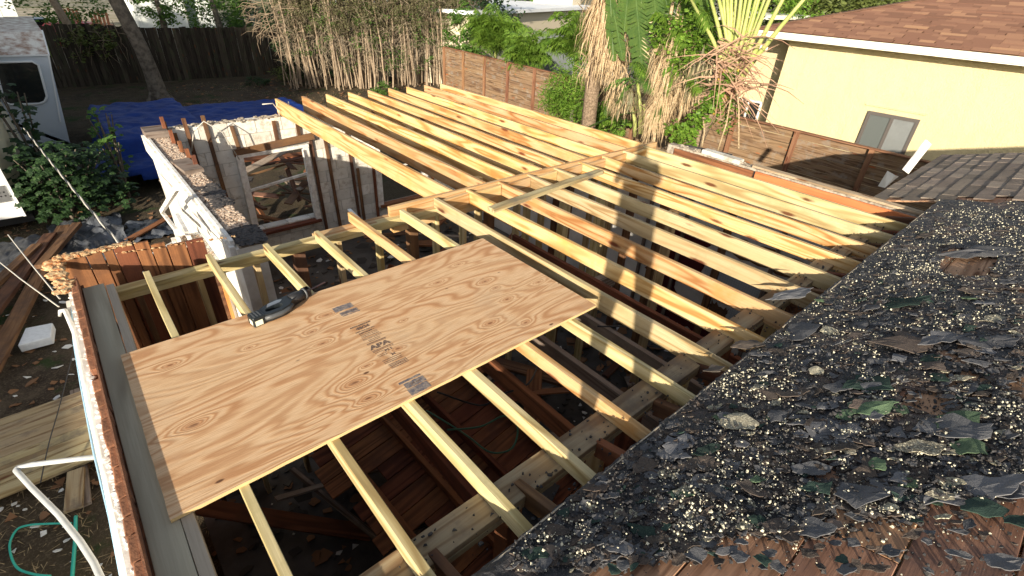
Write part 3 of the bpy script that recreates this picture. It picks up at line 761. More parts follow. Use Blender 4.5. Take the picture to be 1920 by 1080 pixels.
mort(1.2, 1.99, G, -.26); mort(1.99, 3.15, G, -2.14); mort(1.99, 3.15, -.72, -.26); mort(3.15, 4.33, G, -.26); mort(4.33, 5.46, G, -2.16); mort(4.33, 5.46, -.78, -.26); mort(5.46, 6.45, G, -.26)
b.build('mortar', M['mortar'], bw)
# crumbs of mortar and felt along the top of the wall
def crust(parent, pts, n, r0, r1, mat, rng, spread=.09, name='rubble_cap'):
    b = MB()
    for _ in range(n):
        i = rng.randrange(len(pts)-1); a = Vector(pts[i]); c = Vector(pts[i+1]); p = a.lerp(c, rng.random())
        d = (c-a).normalized(); sd_ = d.cross(Vector((0, 0, 1)))
        p += sd_*rng.uniform(-spread, spread); r = rng.uniform(r0, r1)
        b.blob(p, r*rng.uniform(.8, 1.8), r*rng.uniform(.8, 1.8), r*rng.uniform(.3, .8), 6, 4, .3, rng)
    return b.build(name, mat, parent, kind='stuff')
M['rubble'] = plain('mortar_rubble', (.42, .37, .30), .95, .1, var=0, nz=18., amt=.9, c2=(.13, .10, .08))
crust(bw, [(-2.55, 0, 2.5), (2.6, 0, 2.5)], 420, .01, .035, M['rubble'], rr)
# window surrounds
def winframe(x0, x1, z0, z1, parent, org, y, rough=True):
    q = lambda x, yy, z: (x-org[0], yy-org[1], z-org[2])
    lumber('window_jamb', q(x0+.03, y, z0), q(x0+.05, y, z1), .11, .10, M['white_trim'], parent, up=(1, 0, 0), seed=1)
    lumber('window_jamb', q(x1-.03, y, z0), q(x1-.05, y, z1), .11, .09, M['white_trim'], parent, up=(1, 0, 0), seed=2)
    lumber('window_head', q(x0, y, z1-.02), q(x1, y, z1), .11, .05, M['white_trim'], parent, seed=3)
    lumber('window_sill', q(x0, y-.02, z0+.02), q(x1, y-.02, z0+.02), .16, .05, M['red_old'], parent, seed=4)
winframe(2.0, 3.14, -2.12, -.74, bw, (3.8, 5.85, G), 5.72); winframe(4.34, 5.45, -2.14, -.80, bw, (3.8, 5.85, G), 5.72)
lumber('lintel_board', (1.98-3.8, -.155, -.70-G), (3.26-3.8, -.155, -.60-G), .04, .11, M['old'], bw, seed=6)
lumber('window_rail', (2.08-3.8, -.10, -1.35-G), (3.08-3.8, -.10, -1.23-G), .04, .04, M['white_trim'], bw, seed=7)
lumber('window_rail', (4.42-3.8, -.10, -1.45-G), (5.4-3.8, -.10, -1.38-G), .03, .03, M['white_trim'], bw, seed=8)
# furring strips on the inside face, some standing proud of the wall
for (x, zt_, zb_, tl) in ((1.20, -.13, -1.2, .02), (1.29, -.30, -1.3, .02), (1.45, -.11, -1.5, .03), (1.70, -.10, -2.6, .05), (2.05, -.29, -.66, .03), (2.67, -.29, -.62, .0), (3.03, -.38, -.62, .0), (3.2, -.66, -2.5, .04), (3.45, -.45, -2.6, .06), (3.86, -.55, -2.55, .05), (3.98, -1.3, -2.6, .02), (4.3, -1.0, -2.4, .0), (5.6, -.6, -2.6, 0)):
    lumber('furring_strip', (x+tl-3.8, -.125, zb_-G), (x-3.8, -.125, zt_-G), .025, .055, M['old' if x < 4 else 'red_old'], bw, up=(1, 0, 0), seed=int(x*50))
# bent cables standing on the wall
M['cable'] = plain('old_white_cable', (.55, .52, .46), .6, .4)
for pts in ([(1.42, 5.6, -.55), (1.5, 5.5, -.25), (1.65, 5.45, -.12), (1.85, 5.45, -.3), (2.0, 5.5, -.75)], [(2.55, 5.7, -.02), (2.72, 5.75, -.03), (2.8, 5.78, -.16), (2.8, 5.8, -.26)], [(2.98, 5.8, -.26), (2.98, 5.8, -.04)]):
    P = [Vector(p) for p in pts]; b = MB(); b.tube([p-Vector((P[0].x, P[0].y, G)) for p in P], .008, 6)
    o = b.build('bent_cable', M['cable'], smooth=True); o.location = (P[0].x, P[0].y, G)
    tag(o, {1.42: 'white cable looping over the shaded left part of the block wall', 2.55: 'curled white cable end hooked over the top of the block wall', 2.98: 'straight white cable end sticking up beside the first far rafter'}[pts[0][0]], 'cable')

# white side wall, its top covered in roofing grit
ww = thing('white_wall', 'white painted side wall with a rubble covered top left of the far rafters', 'wall', (1.07, 3.8, G))
b = MB(); n = 30
for i in range(n):
    y0, y1_ = 1.62+(5.95-1.62)*i/n, 1.62+(5.95-1.62)*(i+1)/n
b.box(-.115, .115, 1.62-3.8, 5.95-3.8, 0, -.345-G)
b.build('wall_core', M['white_paint'], ww)
b = MB(); b.box(-.16, -.117, 1.66-3.8, 5.95-3.8, -.55-G, -.33-G); b.build('upper_band', M['white_trim'], ww)
lumber('cap_strip', (-.12, 1.7-3.8, -.31-G), (-.115, 5.9-3.8, -.31-G), .035, .04, M['white_trim'], ww, seed=5)
M['topgrit'] = plain('brown_white_gravel', (.62, .52, .42), .95, .1, nz=55., amt=1., c2=(.20, .10, .055))
M['topgrit2'] = plain('black_tar_crust', (.03, .03, .033), .8, .4, nz=40., amt=.6, c2=(.12, .10, .09))
b = MB(); b.box(-.09, .13, 1.62-3.8, 5.9-3.8, -.345-G, -.325-G); b.build('grit_bed', M['rubble'], ww)
rq = random.Random(12)
crust(ww, [(.02, 1.95-3.8, -.315-G), (.02, 5.6-3.8, -.315-G)], 2600, .006, .018, M['topgrit'], rq, .10, 'top_gravel')
crust(ww, [(.04, 1.6-3.8, -.315-G), (.04, 2.0-3.8, -.315-G)], 300, .008, .03, M['topgrit2'], rq, .11, 'top_tar')
crust(ww, [(.06, 2.6-3.8, -.31-G), (.06, 3.3-3.8, -.31-G)], 160, .01, .04, M['topgrit2'], rq, .08, 'top_tar')
for (y, z) in ((5.25, -.14), (4.75, -.17), (4.35, -.17), (4.0, -.16), (5.7, -.06)):
    lumber('wall_stub', (.12, y-3.8, -.5-G), (.12, y-3.8+.02, z-G), .045, .04, M['red_old'], ww, up=(0, 1, 0), seed=int(y*9))
b = MB(); b.frame((-.0, 5.75-3.8, -.26-G), (1, 0, 0), (0, 1, .0), (0, 0, 1), .27, .36, .09); b.build('end_cap', M['grey_old'], ww)
b = MB(); b.frame((.03, 4.05-3.8, -.29-G), (1, .1, 0), (-.1, 1, 0), (0, 0, 1), .2, .5, .05); b.build('cap_board', M['grey_old'], ww)
# collapsed white frame against the wall
wf = thing('broken_white_frame', 'broken white wooden frame leaning on the white wall above the debris', 'frame', (.72, 3.2, G))
def WP(u, v, x): p = W(u, v, x=x); return (p.x-.72, p.y-3.2, p.z-G)
for (a, b_, w_) in (((331, 352), (303, 397), .05), ((303, 397), (331, 433), .05), ((330, 436), (347, 480), .09), ((326, 452), (346, 482), .04), ((333, 405), (352, 440), .06), ((352, 440), (372, 488), .05)):
    lumber('frame_piece', WP(*a, .72), WP(*b_, .70), w_, .035, M['white_trim'], wf, up=(1, 0, 0), seed=int(w_*100))
def BX(x0, x1, y0, y1, z0, z1, nm, mt): b = MB(); b.box(x0-.72, x1-.72, y0-3.2, y1-3.2, z0-G, z1-G); b.build(nm, M[mt], wf)
BX(.66, .95, 2.55, 3.55, -1.9, -.92, 'box_casing', 'white_trim')
crust(wf, [(.09, 2.62-3.2, -.915-G), (.09, 3.5-3.2, -.915-G)], 420, .005, .015, M['topgrit'], rq, .12, 'casing_grit')
BX(.74, .88, 2.545, 2.549, -1.75, -1.0, 'opening_shade', 'old')  # flat dark panel stands in for the shade inside the opening
lumber('opening_stud', (.90-.72, 2.53-3.2, -1.8-G), (.90-.72, 2.53-3.2, -.98-G), .03, .04, M['orange_board'], wf, up=(0, 1, 0))

# brown board parapet at the near left corner
bp = thing('old_board_parapet', 'old red brown boards with torn insulation along their top at the left corner', 'parapet', (.25, 1.18, G))
rr = random.Random(17); x = -.17
while x < .62:
    wv = rr.choice((.06, .09, .12, .16)); top = .09+rr.uniform(-.045, .02)-(.02 if x > .3 else 0)+(.02 if x > .5 else 0)-.1*max(0, x-.1)
    lumber('wall_board', (x+wv/2-.25, .0+rr.uniform(-.008, .008), -.75-G), (x+wv/2-.25, .01, top-G), wv-.006, .02, M['red_old'], bp, up=(0, 1, 0), seed=rr.randrange(5)); x += wv
crust(bp, [(-.42, .03, .10-G), (.02, .03, .095-G)], 110, .006, .020, M['cardboard'], rr, .03, 'torn_insulation')
b = MB(); b.box(-.42, .36, .012, .022, .1, -.03-G); b.build('backing_sheet', M['red_old'], bp)
crust(bp, [(-.43, .05, .08-G), (-.41, -.35, .03-G)], 110, .008, .026, M['cardboard'], rr, .03, 'torn_insulation')
crust(bp, [(-.1, .0, .06-G), (.65, .0, -.02-G)], 40, .004, .013, M['cardboard'], rr, .015, 'torn_insulation')

# left wall: brick course on top, white stucco outside
lw = thing('brick_edge_wall', 'narrow brown brick course over a white wall along the left edge of the new roof', 'wall', (-.15, -.6, G))
M['brick'] = plain('brown_brick', (.27, .125, .07), .9, .2, var=.25, nz=25., amt=.6, c2=(.13, .06, .04), bumpd=.006, bsc=60.)
y = 1.0; k = 0
while y > -2.3:
    L = rr.uniform(.085, .13); g = .003; zz = .040+rr.uniform(-.006, .002)
    if not (-.14 < y < -.03):
        b = MB(); b.frame((0, 0, 0), (1, 0, 0), (0, 1, 0), (0, 0, 1), .036+rr.uniform(-.003, .002), L-g, .07)
        o = b.build('brick', M['brick'], lw, bevel=.004); o.location = (.040+rr.uniform(-.003, .003), y-L/2+.6, zz-.035-G); o.rotation_euler = (rr.uniform(-.03, .03), rr.uniform(-.08, .08), rr.uniform(-.05, .05))
    y -= L; k += 1
y = 1.0
b = MB(); b.box(.058, .072, -2.3+.6, 1.0+.6, -.3-G, -.028-G); b.build('inner_board', M['red_old'], lw)
b = MB(); b.box(.050, .057, -2.3+.6, 1.0+.6, -.1-G, .046-G); b.build('shadow_strip', M['brick'], lw)  # added strip that smooths the bricks' shadow edge on the plywood
b = MB(); b.box(.02, .056, -2.3+.6, 1.0+.6, -.5-G, -.030-G); b.build('backing', M['brick'], lw)
b = MB(); b.box(-.045, .018, -2.6+.6, 1.0+.6, -.0, -.11-G); b.box(-.004, .018, -2.6+.6, 1.0+.6, -.11-G, .0-G); b.build('wall_face', M['white_paint'], lw)
crust(lw, [(.016, 1.6, .0-G), (.016, -1.7, .0-G)], 260, .004, .013, M['white_trim'], rr, .006, 'peeling_edge')
# conduits on the outside of that wall
M['conduit'] = plain('bright_conduit', (.78, .78, .77), .35, .5, nz=12., amt=.3)
b = MB(); pts = [W(112, 592, z=-.16), W(113, 583, z=-.12), W(122, 582, z=-.10), W(140, 622, z=-.10), W(150, 668, z=-.09), W(170, 770, z=-.09), W(196, 880, z=-.08), W(240, 1090, z=-.07)]
o0 = Vector((-.23, 0, G)); b.tube([p-o0 for p in pts], [.008, .011, .013, .015, .016, .016, .016, .016], 10)
o = b.build('conduit_pipe', M['conduit'], smooth=True); o.location = o0
tag(o, 'bright bent conduit running down along the white wall edge at left', 'pipe')
M['blue_wire'] = plain('pale_blue_wire', (.35, .55, .72), .4, .5); M['teal'] = plain('teal_hose', (.03, .42, .33), .4, .5)
b = MB(); b.tube([W(134, 575, z=-.1)-o0, W(138, 640, z=-.1)-o0, W(152, 725, z=-.1)-o0, W(176, 850, z=-.1)-o0, W(205, 970, z=-.1)-o0, W(228, 1088, z=-.09)-o0], .0045, 6)
o = b.build('blue_wire', M['blue_wire'], smooth=True); o.location = o0; tag(o, 'thin pale blue wire beside the bright conduit', 'wire')

# right side: masonry wall with wood ledger, interior finish
M['cap_wood'] = wood('pale_dry_board', (.46, .35, .25), (.40, .29, .20), (.24, .16, .10), rough=.9, stain=((.22, .16, .11), .5, .7))
rw = thing('right_side_wall', 'right hand wall of the addition with torn drywall and red paint patches', 'wall', (6.5, 1.8, G))
b = MB(); b.box(-.08, .10, -2.55-1.8, 5.95-1.8, 0, -.36-G); b.build('wall_core', M['drywall'], rw)
b = MB(); b.box(.07, .20, -2.3-1.8, 1.0-1.8, -.30-G, -.08-G); b.build('masonry_cap', M['rubble'], rw)
crust(rw, [(.14, -2.2-1.8, -.078-G), (.14, .9-1.8, -.078-G)], 300, .006, .022, M['rubble'], rr, .06)
b = MB(); b.frame((.13, .2-1.8, -.06-G), (1, 0, 0), (0, 1, .02), (0, 0, 1), .14, .55, .06); b.build('broken_block', M['block'], rw, bevel=.01)
lumber('ledger_board', (-.02, -2.25-1.8, -.17-G), (-.02, -.35-1.8, -.17-G), .03, .18, M['orange_board'], rw, seed=2)
lumber('ledger_board', (.02, -.3-1.8, -.14-G), (.02, .85-1.8, -.14-G), .03, .09, M['red_old'], rw, seed=3)
lumber('plate_strip', (.12, -2.2-1.8, -.062-G), (.12, -.25-1.8, -.058-G), .11, .025, M['cap_wood'], rw, seed=4)
M['burgundy'] = plain('burgundy_paint', (.085, .012, .016), .6, .3, nz=8., amt=.3)
M['tile'] = None
def tile_mat():
    t = NT('blue_grey_tile_backer', .6, .3); s = t.n('ShaderNodeSeparateXYZ', {0: t.obj()})
    a = t.math('FRACT', t.math('MULTIPLY', s.outputs[1], 30.)); b = t.math('FRACT', t.math('MULTIPLY', s.outputs[2], 30.))
    g = t.math('MAXIMUM', t.step(a, .15, .05), t.step(b, .15, .05)); c = t.mix(g, (.36, .41, .46), (.58, .58, .57))
    t.col(c); return t.m
M['tile'] = tile_mat()
def jag(parent, name, y0, y1, z0, z1, mat, x, rng, amp=.06):
    k = 12; P = []
    for i in range(k): P.append((y0+(y1-y0)*i/k, z0+rng.uniform(-amp, amp)))
    for i in range(k): P.append((y1+rng.uniform(-amp, amp), z0+(z1-z0)*i/k))
    for i in range(k): P.append((y1+(y0-y1)*i/k, z1+rng.uniform(-amp, amp)))
    for i in range(k): P.append((y0+rng.uniform(-amp, amp), z1+(z0-z1)*i/k))
    MM = Matrix(((0, 0, 1, x), (1, 0, 0, 0), (0, 1, 0, 0), (0, 0, 0, 1)))
    b = MB(); b.prism(P, .006, MM); return b.build(name, mat, parent)
q = lambda y: y-1.8
jag(rw, 'paint_patch', q(.75), q(-.05), -1.75-G, -1.05-G, M['burgundy'], -.092, rr)
jag(rw, 'paint_patch', q(.8), q(.25), -2.4-G, -1.9-G, M['burgundy'], -.092, rr)
jag(rw, 'paint_patch', q(.5), q(-.5), -2.62-G, -2.45-G, M['burgundy'], -.093, rr, .04)
jag(rw, 'tile_patch', q(-.1), q(-.9), -1.95-G, -1.4-G, M['tile'], -.09, rr, .015)
jag(rw, 'tile_patch', q(-.62), q(-.85), -2.5-G, -1.95-G, M['tile'], -.0905, rr, .01)
jag(rw, 'gap_shade', q(-.92), q(-1.5), -2.2-G, -1.3-G, M['old'], -.093, rr, .05)  # flat dark patches put the shade of open gaps into colour
jag(rw, 'gap_shade', q(.1), q(-1.4), -1.2-G, -.95-G, M['old'], -.094, rr, .03)
jag(rw, 'gap_shade', q(-.3), q(-.6), -2.45-G, -2.0-G, M['old'], -.094, rr, .04)
for y in (.95, .35, -.25, -.95, -1.6): lumber('wall_stud', (-.12, q(y), .1), (-.12, q(y), -.4-G), .04, .05, M['grey_old'], rw, up=(0, 1, 0), seed=int(abs(y)*10))
for y in (.6, .05, -.6, -1.2): 
    lumber('sun_strip', (-.10, q(y)+.25, -.48-G), (-.10, q(y)-.25, -.48-G), .02, .05, M['white_trim'], rw, seed=2)  # white strips stand in for sunlight falling between the rafters

# ============================================================ INSIDE: old timber, fallen roof deck, rubbish
oc = thing('old_ceiling_frame', 'dark old ceiling joists hanging below the new rafters', 'ceiling frame', (3, -.6, G))
for i, (x, z) in enumerate(((1.25, -.75), (1.95, -.62), (2.42, -.60), (2.95, -.62), (3.5, -.65))):
    lumber('old_joist', (x-3, -1.75, z-G), (x+.05-3, 1.45, z-.03-G), .045, .14, M['grey_old' if i in (2, 3) else 'red_old'], oc, seed=i)
lumber('old_beam', (.35-3, .35, -.78-G), (3.9-3, .30, -.74-G), .09, .14, M['grey_old'], oc, seed=7)
fd = thing('fallen_roof_deck', 'fallen section of red brown roof boards lying inside under the rafters', 'roof deck', (1.7, -.5, -1.85), RAD(3))
fd.rotation_euler = (RAD(5), RAD(-6), RAD(4))
for i in range(14):
    y = -1.1+i*.165; x0_ = -.75+rr.uniform(-.1, .05)
    if i in (5, 9): x0_ += .35
    lumber('deck_board', (x0_, y, 0), (1.0+rr.uniform(-.2, .1), y, 0), .158, .02, M['red_old'], fd, seed=i % 5)
for x in (-.55, -.12, .32, .78): lumber('cross_joist', (x, -1.3, .07), (x+.03, 1.25, .07), .04, .11, M['red_old'], fd, seed=int(x*10)+9)
b = MB(); b.prism([(.1, -.9), (.62, -.75), (.5, -.45), (.2, -.35), (-.05, -.6)], .01, z0=.02); b.build('felt_scrap', M['black'], fd)
# broken boards lying about
def debris(n, bx, by, bz, cols, rng, L=(.5, 1.8), grp='broken boards in the rubbish', tl=.5, lab=None):
    for i in range(n):
        c = Vector((rng.uniform(*bx), rng.uniform(*by), rng.uniform(*bz))); l = rng.uniform(*L); a = rng.uniform(0, math.pi); t_ = rng.uniform(-tl, tl)*min(1, 1.2/l)
        d = Vector((math.cos(a)*math.cos(t_), math.sin(a)*math.cos(t_), math.sin(t_)))*l/2
        if c.z-abs(d.z) < G+.06: c.z = G+.08+abs(d.z)
        m = rng.choice(cols); o = lumber('broken_board', c-d, c+d, rng.choice((.09, .14, .19, .05)), rng.choice((.02, .038)), M[m], None, roll=rng.uniform(-.5, .5), seed=i % 7)
        tag(o, lab, 'board', grp)
debris(34, (.3, 3.6), (-1.6, .8), (-2.6, -2.1), ('red_old', 'old', 'grey_old'), random.Random(41), lab='broken old board in the dark rubbish under the near rafters', grp='boards under the near rafters')
debris(30, (1.5, 5.8), (1.4, 5.3), (-2.6, -2.1), ('red_old', 'old', 'grey_old'), random.Random(42), lab='broken old board in the rubbish before the block wall', grp='boards before the block wall')
debris(46, (1.5, 4.4), (6.3, 8.2), (-2.6, -1.45), ('old', 'old', 'grey_old', 'deck', 'red_old'), random.Random(43), lab='broken board piled outside behind the first window opening', grp='boards outside the window opening')
debris(12, (3.6, 6.1), (-1.7, .8), (-2.65, -2.5), ('grey_old', 'old'), random.Random(44), L=(.3, 1.), lab='short board on the floor below the right hand rafters', grp='boards below the right hand rafters')
# leaning old panel seen past the saw
for (a, b_, w_, nm) in (((1.25, .75, -2.5), (2.35, 1.0, -.75), .55, 'wide red brown board leaning under the beam beyond the saw'), ((1.9, .3, -2.4), (2.75, .55, -.95), .35, 'second leaning brown board beside the dark olive panel')):
    o = lumber('leaning_board', a, b_, w_, .02, M['red_old'], None, up=(0, -.9, .4), seed=3); tag(o, nm, 'board')
# small rubbish: paper, plaster, tile chips
def chips(name, n, bx, by, zf, sz, mat, rng, label, cat='rubbish'):
    b = MB()
    for _ in range(n):
        x, y = rng.uniform(*bx), rng.uniform(*by); s_ = rng.uniform(*sz)*(.4+rng.random()); k = rng.randint(3, 6); a0 = rng.uniform(0, 6)
        P = [(s_*rng.uniform(.5, 1.2)*math.cos(a0+6.283*i/k), s_*rng.uniform(.4, 1.)*math.sin(a0+6.283*i/k)) for i in range(k)]
        MM = Matrix.Translation((x, y, zf(x, y)+.012)) @ Matrix.Rotation(rng.uniform(-.5, .5), 4, 'X') @ Matrix.Rotation(rng.uniform(-.5, .5), 4, 'Y')
        b.prism(P, rng.uniform(.003, .012), MM)
    o = b.build(name, mat); return tag(o, label, cat, kind='stuff')
fl = lambda x, y: G+.09
rg = random.Random(51)
M['chip_w'] = plain('plaster_chip', (.62, .63, .62), .8, .3); M['chip_d'] = plain('dark_chip', (.06, .055, .05), .9, .2); M['chip_b'] = plain('brown_chip', (.20, .11, .06), .9, .2)
chips('plaster_chips', 330, (.3, 6.2), (-1.8, 5.5), fl, (.015, .06), M['chip_w'], rg, 'pale plaster and paper scraps over the floor inside')
chips('dark_chips', 1300, (.1, 6.2), (-2.3, 5.5), fl, (.03, .11), M['chip_d'], rg, 'dark felt scraps over the floor inside')
chips('wood_chips', 700, (.1, 6.2), (-2.3, 5.5), fl, (.02, .10), M['chip_b'], rg, 'brown wood scraps over the floor inside')
chips('tar_crumbs', 420, (.3, 6.1), (-2.1, -1.8), lambda x, y: -.117, (.002, .011), M['grit'], rg, 'black tar crumbs on the bearing plates at the roof edge')
# green and black cables inside
M['green_cable'] = plain('green_cable', (.06, .16, .10), .5, .4)
def loop(name, pts, r, mat, label, cat='cable'):
    P = [Vector(p) for p in pts]; o0 = Vector((P[0].x, P[0].y, min(p.z for p in P)))
    # smooth through points (Catmull-Rom)
    Q = []
    for i in range(len(P)-1):
        p0, p1, p2, p3 = P[max(i-1, 0)], P[i], P[i+1], P[min(i+2, len(P)-1)]
        for k in range(6):
            t = k/6; Q.append(.5*((2*p1)+(p2-p0)*t+(2*p0-5*p1+4*p2-p3)*t*t+(3*p1-p0-3*p2+p3)*t**3))
    Q.append(P[-1]); b = MB(); b.tube([p-o0 for p in Q], r, 6); o = b.build(name, mat, smooth=True); o.location = o0; return tag(o, label, cat)
loop('green_cable', [W(838, 806, z=-1.2), W(900, 800, z=-1.2), W(945, 780, z=-1.15), W(970, 800, z=-1.15), W(960, 840, z=-1.2), W(920, 848, z=-1.2), W(880, 820, z=-1.25), W(850, 800, z=-1.3), W(800, 770, z=-1.3)], .008, M['green_cable'], 'looped green cable hanging below the rafters near the fallen deck')
loop('black_cable', [W(820, 735, z=-.7), W(900, 760, z=-.9), W(940, 740, z=-.7), W(990, 720, z=-.6), W(1010, 680, z=-.6)], .007, M['black'], 'black cable sagging below the third open rafter bay')
loop('black_cable', [W(1120, 612, z=-.55), W(1200, 615, z=-.55), W(1250, 640, z=-.6)], .007, M['black'], 'black cable crossing under the plywood corner')
# ============================================================ FENCES
def fence_h(name, label, A, B, H, npost, nb, mats, parent=None, face=-1):
    """horizontal board fence A->B (xy), posts on the near side"""
    A = Vector((A[0], A[1], G)); B = Vector((B[0], B[1], G)); t = thing(name, label, 'fence', A)
    D = (B-A); L = D.length; D.normalize(); N_ = Vector((D.y, -D.x, 0))*face; rng = random.Random(5)
    bh = H/nb
    for i in range(npost):
        a = L*i/(npost-1)
        lumber('post', D*a+N_*.07, D*a+N_*.07+Vector((0, 0, H+.02)), .095, .09, M['fence_rail'], t, up=N_, seed=i % 5, wob=.004)
        if i < npost-1:
            b_ = L*(i+1)/(npost-1)
            for k in range(nb):
                off = N_*rng.uniform(-.006, .01)
                lumber('board', D*(a+.003)+off+Vector((0, 0, bh*(k+.5)+rng.uniform(-.006, .006))), D*(b_-.003)+off+Vector((0, 0, bh*(k+.5)+rng.uniform(-.006, .006))), .02, bh-.006, M['fence'], t, seed=rng.randrange(12), wob=.004)
    lumber('top_rail', N_*.03+Vector((0, 0, H+.03)), D*L+N_*.03+Vector((0, 0, H+.03)), .14, .03, M['fence_rail'], t, seed=3)
    return t
fence_h('side_fence', 'long brown horizontal board fence between the addition and the yellow house', (14.35, 18.1), (13.1, -1.6), 1.80, 13, 12, None, face=1)
# dark vertical picket fence at the back of the yard
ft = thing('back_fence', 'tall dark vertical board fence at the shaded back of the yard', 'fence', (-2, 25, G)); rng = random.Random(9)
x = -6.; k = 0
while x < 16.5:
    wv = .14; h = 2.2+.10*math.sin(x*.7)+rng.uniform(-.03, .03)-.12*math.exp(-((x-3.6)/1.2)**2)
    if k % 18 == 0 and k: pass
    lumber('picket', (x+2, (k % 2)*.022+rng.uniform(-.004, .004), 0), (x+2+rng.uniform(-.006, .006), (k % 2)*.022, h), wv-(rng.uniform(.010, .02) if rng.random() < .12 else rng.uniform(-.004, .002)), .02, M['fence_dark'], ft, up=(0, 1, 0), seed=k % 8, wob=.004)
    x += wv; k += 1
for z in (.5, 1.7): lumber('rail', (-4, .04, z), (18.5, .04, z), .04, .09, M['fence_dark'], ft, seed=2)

# ============================================================ YELLOW HOUSE
def stucco(name, a):
    t = NT(name, .92, .15); p = t.obj(); n = t.noise(p, 2.2, 5., .6); f = t.noise(p, 34., 5., .7)
    c = t.mix(t.step(n, .3, .7), a, tuple(q*.93 for q in a)); c = t.mix(t.math('MULTIPLY', t.step(t.noise(t.vmul(p, (1, 2.6, .5)), 1.6, 6., .75), .54, .70), .8), c, tuple(q*.84 for q in a)); t.col(c); t.bump(t.math('ADD', f, t.math('MULTIPLY', n, 2.)), .022, .9); return t.m
M['yellow'] = stucco('yellow_stucco', (.64, .55, .33))
yh = thing('yellow_house', 'pale yellow stucco house with brown shingle roof beyond the fence', 'house', (16, 0, G))
yo = Vector((16, 0, G))
b = MB(); b.box(0, .2, -14, 3.62, 0, 3.62-.02)
b.box(.2, 1.1, 3.42, 3.62, 0, 3.6); b.build('front_wall', M['yellow'], yh)
b = MB(); b.box(.9, 1.1, 3.62, 9.0, 0, 3.6); b.build('recessed_wall', M['yellow'], yh)
b = MB(); b.box(.9, 1.1, 9.0, 9.2, 0, 3.6); b.box(1.1, 9, 9.0, 9.2, 0, 3.6); b.build('end_wall', M['yellow'], yh)
def window(parent, o0, x, y0, y1, z0, z1, fm, gm, panes=2, fw=.05):
    fr = MB(); X = x-o0.x
    fr.box(X-.03, X+.02, y0-o0.y, y1-o0.y, z0-o0.z, z0-o0.z+fw); fr.box(X-.03, X+.02, y0-o0.y, y1-o0.y, z1-o0.z-fw, z1-o0.z)
    n = panes+1
    for i in range(n):
        y = y0+(y1-y0-fw)*i/(n-1)-o0.y; fr.box(X-.03, X+.02, y, y+fw, z0-o0.z+fw, z1-o0.z-fw)
    f = fr.build('window', fm, parent)
    for i in range(panes):
        a = y0+fw+(y1-y0-fw)*i/panes-o0.y; c = y0+(y1-y0-fw)*(i+1)/panes-o0.y
        MB().box(X-.008, X-.004, a, c, z0-o0.z+fw, z1-o0.z-fw).build('pane', gm[i % 2] if isinstance(gm, list) else gm, f)
    return f
M['bronze'] = plain('bronze_frame', (.10, .09, .085), .4, .5); M['glass'] = plain('window_glass', (.11, .125, .125), .08, .8); M['glass_l'] = plain('blind_and_reflection_glass', (.20, .215, .22), .12, .8, nz=2., amt=.3); M['glass_d'] = plain('dark_glass', (.02, .022, .022), .06, .8)  # paler pane: blind behind the glass and reflected light put into its colour
window(yh, yo, 16.0-.03, -.02, 1.12, -1.72, -.62, M['bronze'], [M['glass_l'], M['glass']], fw=.075)
MB().box(-.045, -.008, .02, 1.10, -1.72-G-.05, -1.72-G).build('window_sill', M['yellow'], yh)
b = MB(); b.box(-.035, 0, -.1, 1.25, -.50-G, -.47-G); b.build('window_hood', M['yellow'], yh)
window(yh, yo, 16.9-.03, 4.25, 5.1, -1.78, -1.06, M['whiteplastic'], M['glass_d'])
# roof: hip, white fascia
M['fascia'] = plain('white_fascia', (.80, .78, .66), .55, .4)
ez = 3.55; ex = -.55
b = MB(); b.box(ex, ex+.03, -14, 4.45, ez+.03, ez+.13); b.box(ex, 9, 4.42, 4.45, ez+.03, ez+.13); b.build('fascia', M['fascia'], yh)
b = MB(); b.box(ex-.03, ex, -14, 4.48, ez+.11, ez+.165); b.build('gutter_edge', M['fascia'], yh)
b = MB(); b.box(ex+.03, .0, -14, 4.42, ez+.0, ez+.02); b.box(.0, .9, 3.62, 4.42, ez+.0, ez+.02); b.build('soffit', M['fascia'], yh)
tsl = math.tan(RAD(17)); rx = 7.0
e1 = (ex-.03, 4.5, ez+.17); e0 = (ex-.03, -14, ez+.17); rg1 = (rx, 4.5-(rx-ex), ez+.17+(rx-ex)*tsl); rg0 = (rx, -14, rg1[2])
e2 = (rx+7.5, 4.5, ez+.17)
b = MB(); b.add([e0, e1, rg1, rg0, e2, (rx+7.5, -14, ez+.17)], [(0, 3, 2, 1), (1, 2, 4), (3, 5, 4, 2)])
M['roof_under'] = plain('brown_roof_base', (.13, .075, .05), .9, .2); b.build('roof', M['roof_under'], yh)
def yshingle():
    t = NT('brown_blend_shingle', .93, .15); v = t.objr(); r = t.rnd(); n = t.noise(v, 90., 3., .7)
    c = t.ramp(r, [(0, (.21, .11, .075)), (.35, (.25, .135, .09)), (.6, (.18, .095, .065)), (.8, (.28, .155, .10)), (.95, (.36, .21, .125))], 'CONSTANT')
    c = t.mix(t.math('MULTIPLY', t.step(n, .45, .7), .4), c, (.12, .07, .05)); t.col(c); return t.m
M['ysh'] = yshingle()
sl_ = Vector((math.cos(RAD(17)), 0, math.sin(RAD(17)))); nrm = Vector((-math.sin(RAD(17)), 0, math.cos(RAD(17))))
rng = random.Random(3); shared = {}; big_ = MB(); cnt = 0
r = 0; s = .02
